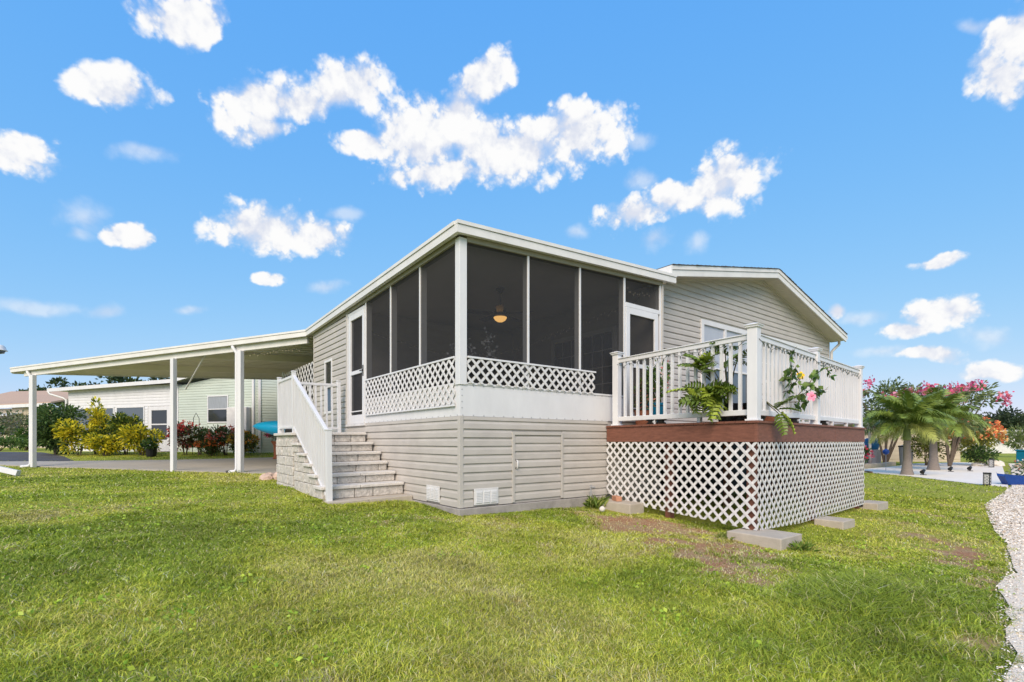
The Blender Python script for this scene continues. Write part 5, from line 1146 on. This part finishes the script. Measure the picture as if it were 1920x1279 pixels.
shrub('orange_flowering_shrub', 'orange blossomed green shrub at the right of the palms', 'shrub', (32.3, .55, -.4), 2.55, 1.25, 1.15, 2800, .14, [(.20, .22, .04), (.26, .25, .05), (.12, .14, .03)], 93, flowers=(120, .13, [(.70, .22, .08), (.62, .12, .05), (.75, .35, .12)]), lumps=22)
shrub('evergreen_shrub', 'dark green low hedge bush below the orange shrub', 'shrub', (31.0, .15, -.4), 1.1, .7, .65, 1100, .14, GR, 94)
shrub('evergreen_shrub', 'olive bush behind the right palm trunk', 'shrub', (29.5, 2.0, -.4), 1.9, 1.3, 1.1, 1500, .16, [(.10, .11, .02), (.15, .16, .03), (.06, .07, .015)], 95)
shrub('flowering_shrub', 'small bush with red flowers in the mulch bed next to the deck corner', 'shrub', (24.6, 3.3, -.35), .95, .5, .45, 800, .11, GR, 96, flowers=(26, .10, [(.6, .04, .08), (.62, .10, .2)]))
shrub('flowering_shrub', 'pinkish red flowering plant at the edge of the mulch bed', 'shrub', (23.4, 3.2, -.35), .6, .45, .4, 500, .11, GR, 97, flowers=(36, .10, [(.62, .08, .16), (.5, .03, .06)]))
sheet('mulch_bed', [(21.4, 2.6), (23.3, 3.0), (27.8, 3.0), (29.5, 3.5), (29, 6), (23, 5.5)], 'mulch', .03, 'red mulch bed behind the low block border', .8)
bd = thing('block_border', (22, 2.6, -.4), 'low grey block border between mulch bed and patio', 'garden border')
rr = random.Random(4)
for k in range(17):
    u = 21.2 + k * .42; y_ = 2.45 + .5 * min(1, (u - 21.2) / 2.0) * 1.0; MB().box(u, u + .405, y_, y_ + .18, -.42, -.20 + rr.uniform(-.008, .008)).build('border_block', 'concrete', bd, .01)
brl = thing('rain_barrel', (29.2, 4.3, -.35), 'blue barrel raised on a grey stand behind the patio', 'barrel')
MB().box(28.85, 29.55, 3.95, 4.65, -.37, .42).build('stand', 'grey', brl, .02)
MB().lathe([(.28, 0), (.34, .08), (.36, .3), (.34, .52), (.26, .62), (.05, .64)], (29.2, 4.3, .42), 18).build('barrel', 'barrel', brl, smooth=True)
for z_ in (.2, .42): MB().lathe([(.355, 0), (.375, .015), (.355, .03)], (29.2, 4.3, .42 + z_), 18).build('hoop', 'barrel', brl)
gp = thing('white_pole', (28.3, 4.1, -.37), 'white curved pipe pole standing left of the blue barrel', 'pole')
MB().tube([(28.3, 4.1, -.38), (28.3, 4.1, 1.0), (28.2, 4.15, 1.7), (28.0, 4.25, 2.1)], [.07, .07, .085, .06], 8).build('pole', 'white_old', gp, smooth=True)
bn = thing('waste_bin', (29.2, 2.75, -.39), 'dark grey garden bin between the palm trunks', 'bin')
MB().lathe([(.26, 0), (.32, .95), (.34, .97), (.34, 1.02), (.1, 1.06)], (29.2, 2.75, -.38), 16).build('body', 'grey', bn); MB().lathe([(.345, 0), (.345, .05)], (29.2, 2.75, .58), 16).build('rim', 'black', bn)
ch = thing('garden_chair', (26.2, 4.4, -.36), 'brown slatted wooden garden chair in the mulch bed', 'chair')
for i in range(6): q = MB(); q.bar((25.95 + i * .1, 4.66, .06), (25.95 + i * .1, 4.86, .78), .08, .02); q.build('back_slat', 'wood', ch)
for i in range(5): MB().box(25.92, 26.54, 4.15 + i * .1, 4.23 + i * .1, .04, .07).build('seat_slat', 'wood', ch)
for x in (25.94, 26.5):
    for y in (4.18, 4.62): MB().box(x - .03, x + .03, y - .03, y + .03, -.38, .035).build('leg', 'wood', ch)
    MB().box(x - .05, x + .05, 4.1, 4.7, .28, .31).build('arm_rest', 'wood', ch)
def lantern(x, y, h, label, tilt=0):
    t = thing('solar_lantern', (x, y, G(x, y) + .015), label, 'garden light', 'solar lanterns beside the patio'); z = G(x, y) + .015; w_ = h * .19
    q = MB()
    for sx in (-1, 1):
        for sy in (-1, 1): q.box(x + sx * w_ - .008, x + sx * w_ + .008, y + sy * w_ - .008, y + sy * w_ + .008, z, z + h)
    q.box(x - w_, x + w_, y - w_, y + w_, z, z + h * .07); q.box(x - w_ - .012, x + w_ + .012, y - w_ - .012, y + w_ + .012, z + h * .9, z + h); q.build('frame', 'black', t)
    MB().box(x - w_ * .86, x + w_ * .86, y - w_ * .86, y + w_ * .86, z + h * .07, z + h * .9).build('frosted_panel', 'grey', t)
    for sx, sy in ((-1, 0), (0, -1)):
        s_ = MB()
        for k in range(3):
            zc = z + h * (.2 + .24 * k); c_ = (x + sx * (w_ * .86 + .006), y + sy * (w_ * .86 + .006), zc); s_.tube([(c_[0] + (w_ * .55 * math.cos(a) if sy else 0), c_[1] + (w_ * .55 * math.cos(a) if sx else 0), c_[2] + h * .09 * math.sin(a)) for a in np.linspace(0, 2 * math.pi, 9)], .007, 4)
        s_.build('scroll_ornament', 'white_old', t)
    t.rotation_euler.y = R(tilt)
lantern(15.99, -2.48, .36, 'black solar lantern with pale scrollwork at the front edge of the patio', 5)
lantern(29.5, -.5, .42, 'dark solar lantern at the far right edge of the patio')
for x, y, lb in ((19.97, -.12, 'small black garden spotlight in front of the left palm'), (23.4, -.22, 'small black garden spotlight in front of the right palm'), (24.6, -.6, 'small black garden spotlight near the rocks')):
    t = thing('garden_spotlight', (x, y, G(x, y) + .02), lb, 'garden light', 'garden spotlights'); z = G(x, y) + .02
    MB().tube([(x, y, z), (x, y, z + .1)], .012, 6).build('spike', 'black', t); MB().tube([(x - .09, y + .02, z + .10), (x + .05, y - .01, z + .17)], [.075, .05], 10).build('head', 'black', t); MB().lathe([(.10, 0), (.09, .02)], (x, y, z), 10).build('base_plate', 'black', t)
gz_ = thing('gazing_ball', (22.47, 1.74, -.38), 'small cobalt glass ball on a thin metal stake at the patio edge', 'garden ornament')
MB().tube([(22.47, 1.74, -.42), (22.47, 1.74, .30)], .012, 6).build('stake', 'grey', gz_); MB().lathe([(.01, -.13), (.09, -.09), (.13, 0), (.09, .09), (.01, .13)], (22.47, 1.74, .42), 14).build('globe', 'blue', gz_, smooth=True)
rock(32.0, -.2, .45, 'large pale rock under the orange shrub', 11, 'whiterock', .45, group='pale garden rocks'); rock(30.9, .25, .3, 'small pale rock left of the large one below the bushes', 12, 'whiterock', .4, group='pale garden rocks'); rock(31.3, -1.25, .25, 'brown mottled stone at the far corner of the path', 13, 'rock', .5, group='pale garden rocks')
bt = thing('boat_planter', (17.2, -3.32, -.39), 'blue boat-shaped planter full of plants at the right edge', 'planter', rz=R(-48), local=True)
bt.scale = (.82,) * 3
V_ = []; ns_ = 11
for i in range(ns_):
    u = i / (ns_ - 1); wd = .42 * (math.sin(math.pi * (.12 + .80 * u))) ** .8; x_ = -.95 + 1.9 * u
    for (kx, kz) in ((1.0, .32 + .08 * (2 * u - 1) ** 2), (.78, .0), (-.78, .0), (-1.0, .32 + .08 * (2 * u - 1) ** 2), (-.90, .30), (.90, .30)): V_.append((x_ * (1.12 if kz > .2 else .96), wd * kx, kz))
F_ = [(i * 6 + j, i * 6 + (j + 1) % 6, i * 6 + 6 + (j + 1) % 6, i * 6 + 6 + j) for i in range(ns_ - 1) for j in range(6)] + [(0, 1, 2, 3, 4, 5), tuple((ns_ - 1) * 6 + j for j in (5, 4, 3, 2, 1, 0))]
MB().add(V_, F_).build('hull', 'blue', bt, .01)
pp, pd = clump_pts(900, (0, 0, .6), (.95, .45, .36), 98, 14); leaf_mesh('foliage', pp, pd, .12, [(.20, .22, .14), (.28, .29, .22), (.10, .14, .04), (.15, .18, .06)], 98, bt)
pp, pd = clump_pts(80, (0, 0, .75), (.9, .4, .34), 99, 10); leaf_mesh('flowers', pp, pd, .09, [(.6, .45, .45), (.55, .15, .1), (.65, .62, .6)], 99, bt, aspect=.8)
shrub('evergreen_shrub', 'spiky pale green plant on the far lawn at the right edge', 'shrub', (53.2, 1.5, -.4), 2.6, 1.1, 1.0, 900, .4, [(.16, .19, .06), (.10, .13, .04)], 100, aspect=.16)
gb = tag(MB().box(-.5, .5, -.35, .35, 0, .7).box(-.55, .55, -.4, .4, .7, .78).build('storage_box', 'teal', None, .02), 'teal storage box behind the boat planter at the right edge', 'storage box'); gb.location = (38.5, -.6, -.4)
for k in range(11):                                   # wooded rise beyond the canal
    x = 262 - k * 2 + (k % 3) * 8; y = 2 + k * 7.5
    WL = ('rightmost far tree of the wooded line at the right edge', 'second far tree from the right edge in the wooded line', 'third far tree from the right edge in the wooded line', 'far tree above the roof of the far white house', 'far tree just left of the far white house', 'far tree right behind the orange shrub', 'far tree behind the middle of the orange shrub', 'far tree behind the pink frangipani crown', 'far tree hidden mostly behind the right palm', 'far tree hidden mostly behind the left palm', 'leftmost far tree of the wooded line')
    tree('background_tree', WL[k], (x, y, -.4), 12 + (k * 37 % 5) * .9, 8, 8, 2600, 1.1, [(.04, .06, .03), (.055, .075, .035), (.03, .045, .022)], 110 + k, 'wooded line beyond the canal', trunk=.3, crown0=.12)
# fallen things on the lawn: a low timber edging by the patio
te = tag(MB().bar((20.1, 1.55, -.37), (21.6, 2.75, -.37), .09, .07).build('timber_edging', 'wood'), 'short weathered timber lying where lawn meets patio by the deck', 'timber')

# ================================================================== GRASS
rg = np.random.default_rng(4)
def grass(n, dmin, dmax, pw, seed):
    r = np.random.default_rng(seed); d = (r.uniform(dmin ** pw, dmax ** pw, n)) ** (1 / pw); a = r.uniform(R(-60), R(60), n)
    # fan of lawn around the near part of the garden
    x = -3.397 + d * (math.sin(R(37.4)) * np.cos(a) + math.cos(R(37.4)) * np.sin(a)); y = -5.548 + d * (math.cos(R(37.4)) * np.cos(a) - math.sin(R(37.4)) * np.sin(a))
    keep = ~in_poly(x, y, SLAB) & ~in_poly(x, y, PADP) & ~in_poly(x, y, ROAD)
    keep &= ~((x > -.04) & (x < 11.7) & (y > -.05) & (y < 15.5)) & ~((x > -1.28) & (x < .1) & (y > 1.28) & (y < 4.4))
    keep &= ~in_poly(x, y + .30 * vnoise(x, y, 3.0, 8) ** 3 - .01, PATH)
    for (cx_, cy_, hw) in ((2.605, -2.645, .27), (4.775, -2.62, .2), (7.73, -2.2, .28), (2.56, -.42, .3)): keep &= ~((abs(x - cx_) < hw) & (abs(y - cy_) < hw + .05))
    dm = soil_at(x, y)
    thin = vnoise(x, y, 1.3, 15) * .55 + vnoise(x, y, 3.7, 16) * .45
    keep &= r.uniform(size=n) > np.clip((dm - .12) * 1.9, 0, .84)
    keep &= r.uniform(size=n) < .55 + .75 * thin
    under = in_poly(x, y, [DA, DB, DC, DD]); keep &= ~(under & (r.uniform(size=n) < .75))
    return x[keep], y[keep], d[keep], dm[keep]
def blades(sets):
    X, Y, D_, DM = [np.concatenate(v) for v in zip(*sets)]; n = len(X); r = np.random.default_rng(9)
    big = vnoise(X, Y, .6, 21) * .6 + vnoise(X, Y, 1.7, 23) * .4; mid = vnoise(X, Y, 1.5, 22); tall = np.clip((mid - .5) * 2.2, 0, 1) * .6 + np.clip((vnoise(X, Y, 4.5, 33) - .6) * 3, 0, 1)
    rough = np.clip(1 - np.hypot((X - 1.0) / 1.6, (Y + 4.25) / .75), 0, 1) * np.clip((Y + 5.2) * 3, 0, 1)      # unmown strip by the path
    h = (.014 + .014 * r.uniform(size=n) + .034 * tall * r.uniform(.3, 1, n) + .14 * rough * r.uniform(.3, 1, n)) * np.clip(1.0 - .5 * np.clip(DM - .2, 0, 1), .4, 1)
    near = np.clip((6.5 - D_) / 3, 0, 1); h *= 1 + .35 * near * r.uniform(.2, 1, n)
    w_ = (.0022 + .0014 * r.uniform(size=n)) * np.clip(D_ / 4.2, .8, 4.0); h *= np.clip(D_ / 11, 1, 1.3)
    an = r.uniform(0, 6.283, n); lean = r.uniform(.4, 1.9, n) * h; sd_ = an + r.normal(size=n) * .8
    ux, uy = np.cos(an), np.sin(an); px_, py_ = -np.sin(sd_), np.cos(sd_)
    Z = gz(X, Y) - .004; B_ = np.stack([X, Y, Z], 1); S_ = np.stack([px_, py_, 0 * px_], 1) * w_[:, None]; LN = np.stack([ux, uy, 0 * ux], 1) * lean[:, None]; UP = np.array([0, 0, 1.0]) * h[:, None]
    V = np.stack([B_ - S_, B_ + S_, B_ + S_ * .8 + LN * .28 + UP * .62, B_ - S_ * .8 + LN * .28 + UP * .62, B_ + LN + UP * .92], 1).reshape(-1, 3)
    i = np.arange(n) * 5; F = np.concatenate([np.stack([i, i + 1, i + 2], 1), np.stack([i, i + 2, i + 3], 1), np.stack([i + 3, i + 2, i + 4], 1)])
    pal = np.array([(.25, .33, .035), (.34, .42, .042), (.44, .50, .052), (.53, .54, .075), (.60, .56, .14), (.60, .53, .23), (.68, .60, .34)])
    yel = np.clip((big - .5) * 1.9 + .42 + DM * .35 + r.normal(size=n) * .16, 0, 1); idx = np.clip((yel * 4.7 + r.uniform(-1.0, 1.2, n)).astype(int), 0, 6)
    dry = r.uniform(size=n) < .07 + 1.1 * np.clip(DM - .1, 0, .8); idx[dry] = 6 - (r.uniform(size=dry.sum()) < .5)
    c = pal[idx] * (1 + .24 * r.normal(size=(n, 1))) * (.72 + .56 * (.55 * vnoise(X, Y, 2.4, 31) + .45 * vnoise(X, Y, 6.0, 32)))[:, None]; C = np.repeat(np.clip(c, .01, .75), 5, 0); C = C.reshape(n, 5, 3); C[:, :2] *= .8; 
    return cmesh('grass', V, F, C.reshape(-1, 3), 'blade')
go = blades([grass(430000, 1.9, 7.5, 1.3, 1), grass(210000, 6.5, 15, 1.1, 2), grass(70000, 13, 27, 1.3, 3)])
tag(go, 'short green and straw coloured grass blades of the lawn', 'grass', kind='stuff')
# broad-leaved weeds and clover scattered through the turf
r = np.random.default_rng(41); nw = 900; wx = r.uniform(-7, 8, nw); wy = r.uniform(-5.2, 5, nw); wk = vnoise(wx, wy, .9, 44) + .3 * r.uniform(size=nw) > .62
wk &= ~((wx > -.15) & (wy > -.15)) & ~((wx > -1.45) & (wy > 1.1)) & ~in_poly(wx, wy, PATH) & ~in_poly(wx, wy, [(2.4, .2), (2.3, -3.1), (8.2, -2.9), (8.2, .2)]); wx, wy = wx[wk], wy[wk]
wp = np.repeat(np.stack([wx, wy], 1), 14, 0) + r.normal(size=(len(wx) * 14, 2)) * .055
wp = np.concatenate([wp, (gz(wp[:, 0], wp[:, 1]) + r.uniform(.008, .035, len(wp)))[:, None]], 1)
wo_ = leaf_mesh('weeds', wp, np.stack([r.normal(size=len(wp)), r.normal(size=len(wp)), r.uniform(.1, .6, len(wp))], 1), .030, [(.20, .30, .03), (.26, .36, .035), (.32, .40, .05)], 45, None, aspect=.7)
tag(wo_, 'broad-leaved weeds and clover scattered through the lawn', 'weeds', kind='stuff')
# broad weedy tufts at house and pad edges
def tuft(x, y, n_, h_, label, seed):
    r = np.random.default_rng(seed); t = thing('grass_tuft', (x, y, G(x, y)), label, 'grass tuft'); p = np.stack([x + r.normal(size=n_) * .07, y + r.normal(size=n_) * .05, np.full(n_, G(x, y) - .01)], 1)
    leaf_mesh('blades', p, np.stack([r.normal(size=n_) * .5, r.normal(size=n_) * .5, np.ones(n_)], 1), h_, [(.11, .18, .03), (.16, .23, .04), (.24, .27, .07)], seed, t, aspect=.06, droop=.25)
tuft(2.62, -3.06, 120, .16, 'long grass tuft in front of the large concrete pad', 201); tuft(2.34, -.2, 110, .26, 'weedy grass tuft around the garden tap', 202); tuft(-1.28, 8.45, 50, .13, 'weed tuft at the foot of the carport post with black spout', 203); tuft(2.35, -2.3, 90, .10, 'short tuft by the bottom of the left lattice', 204)
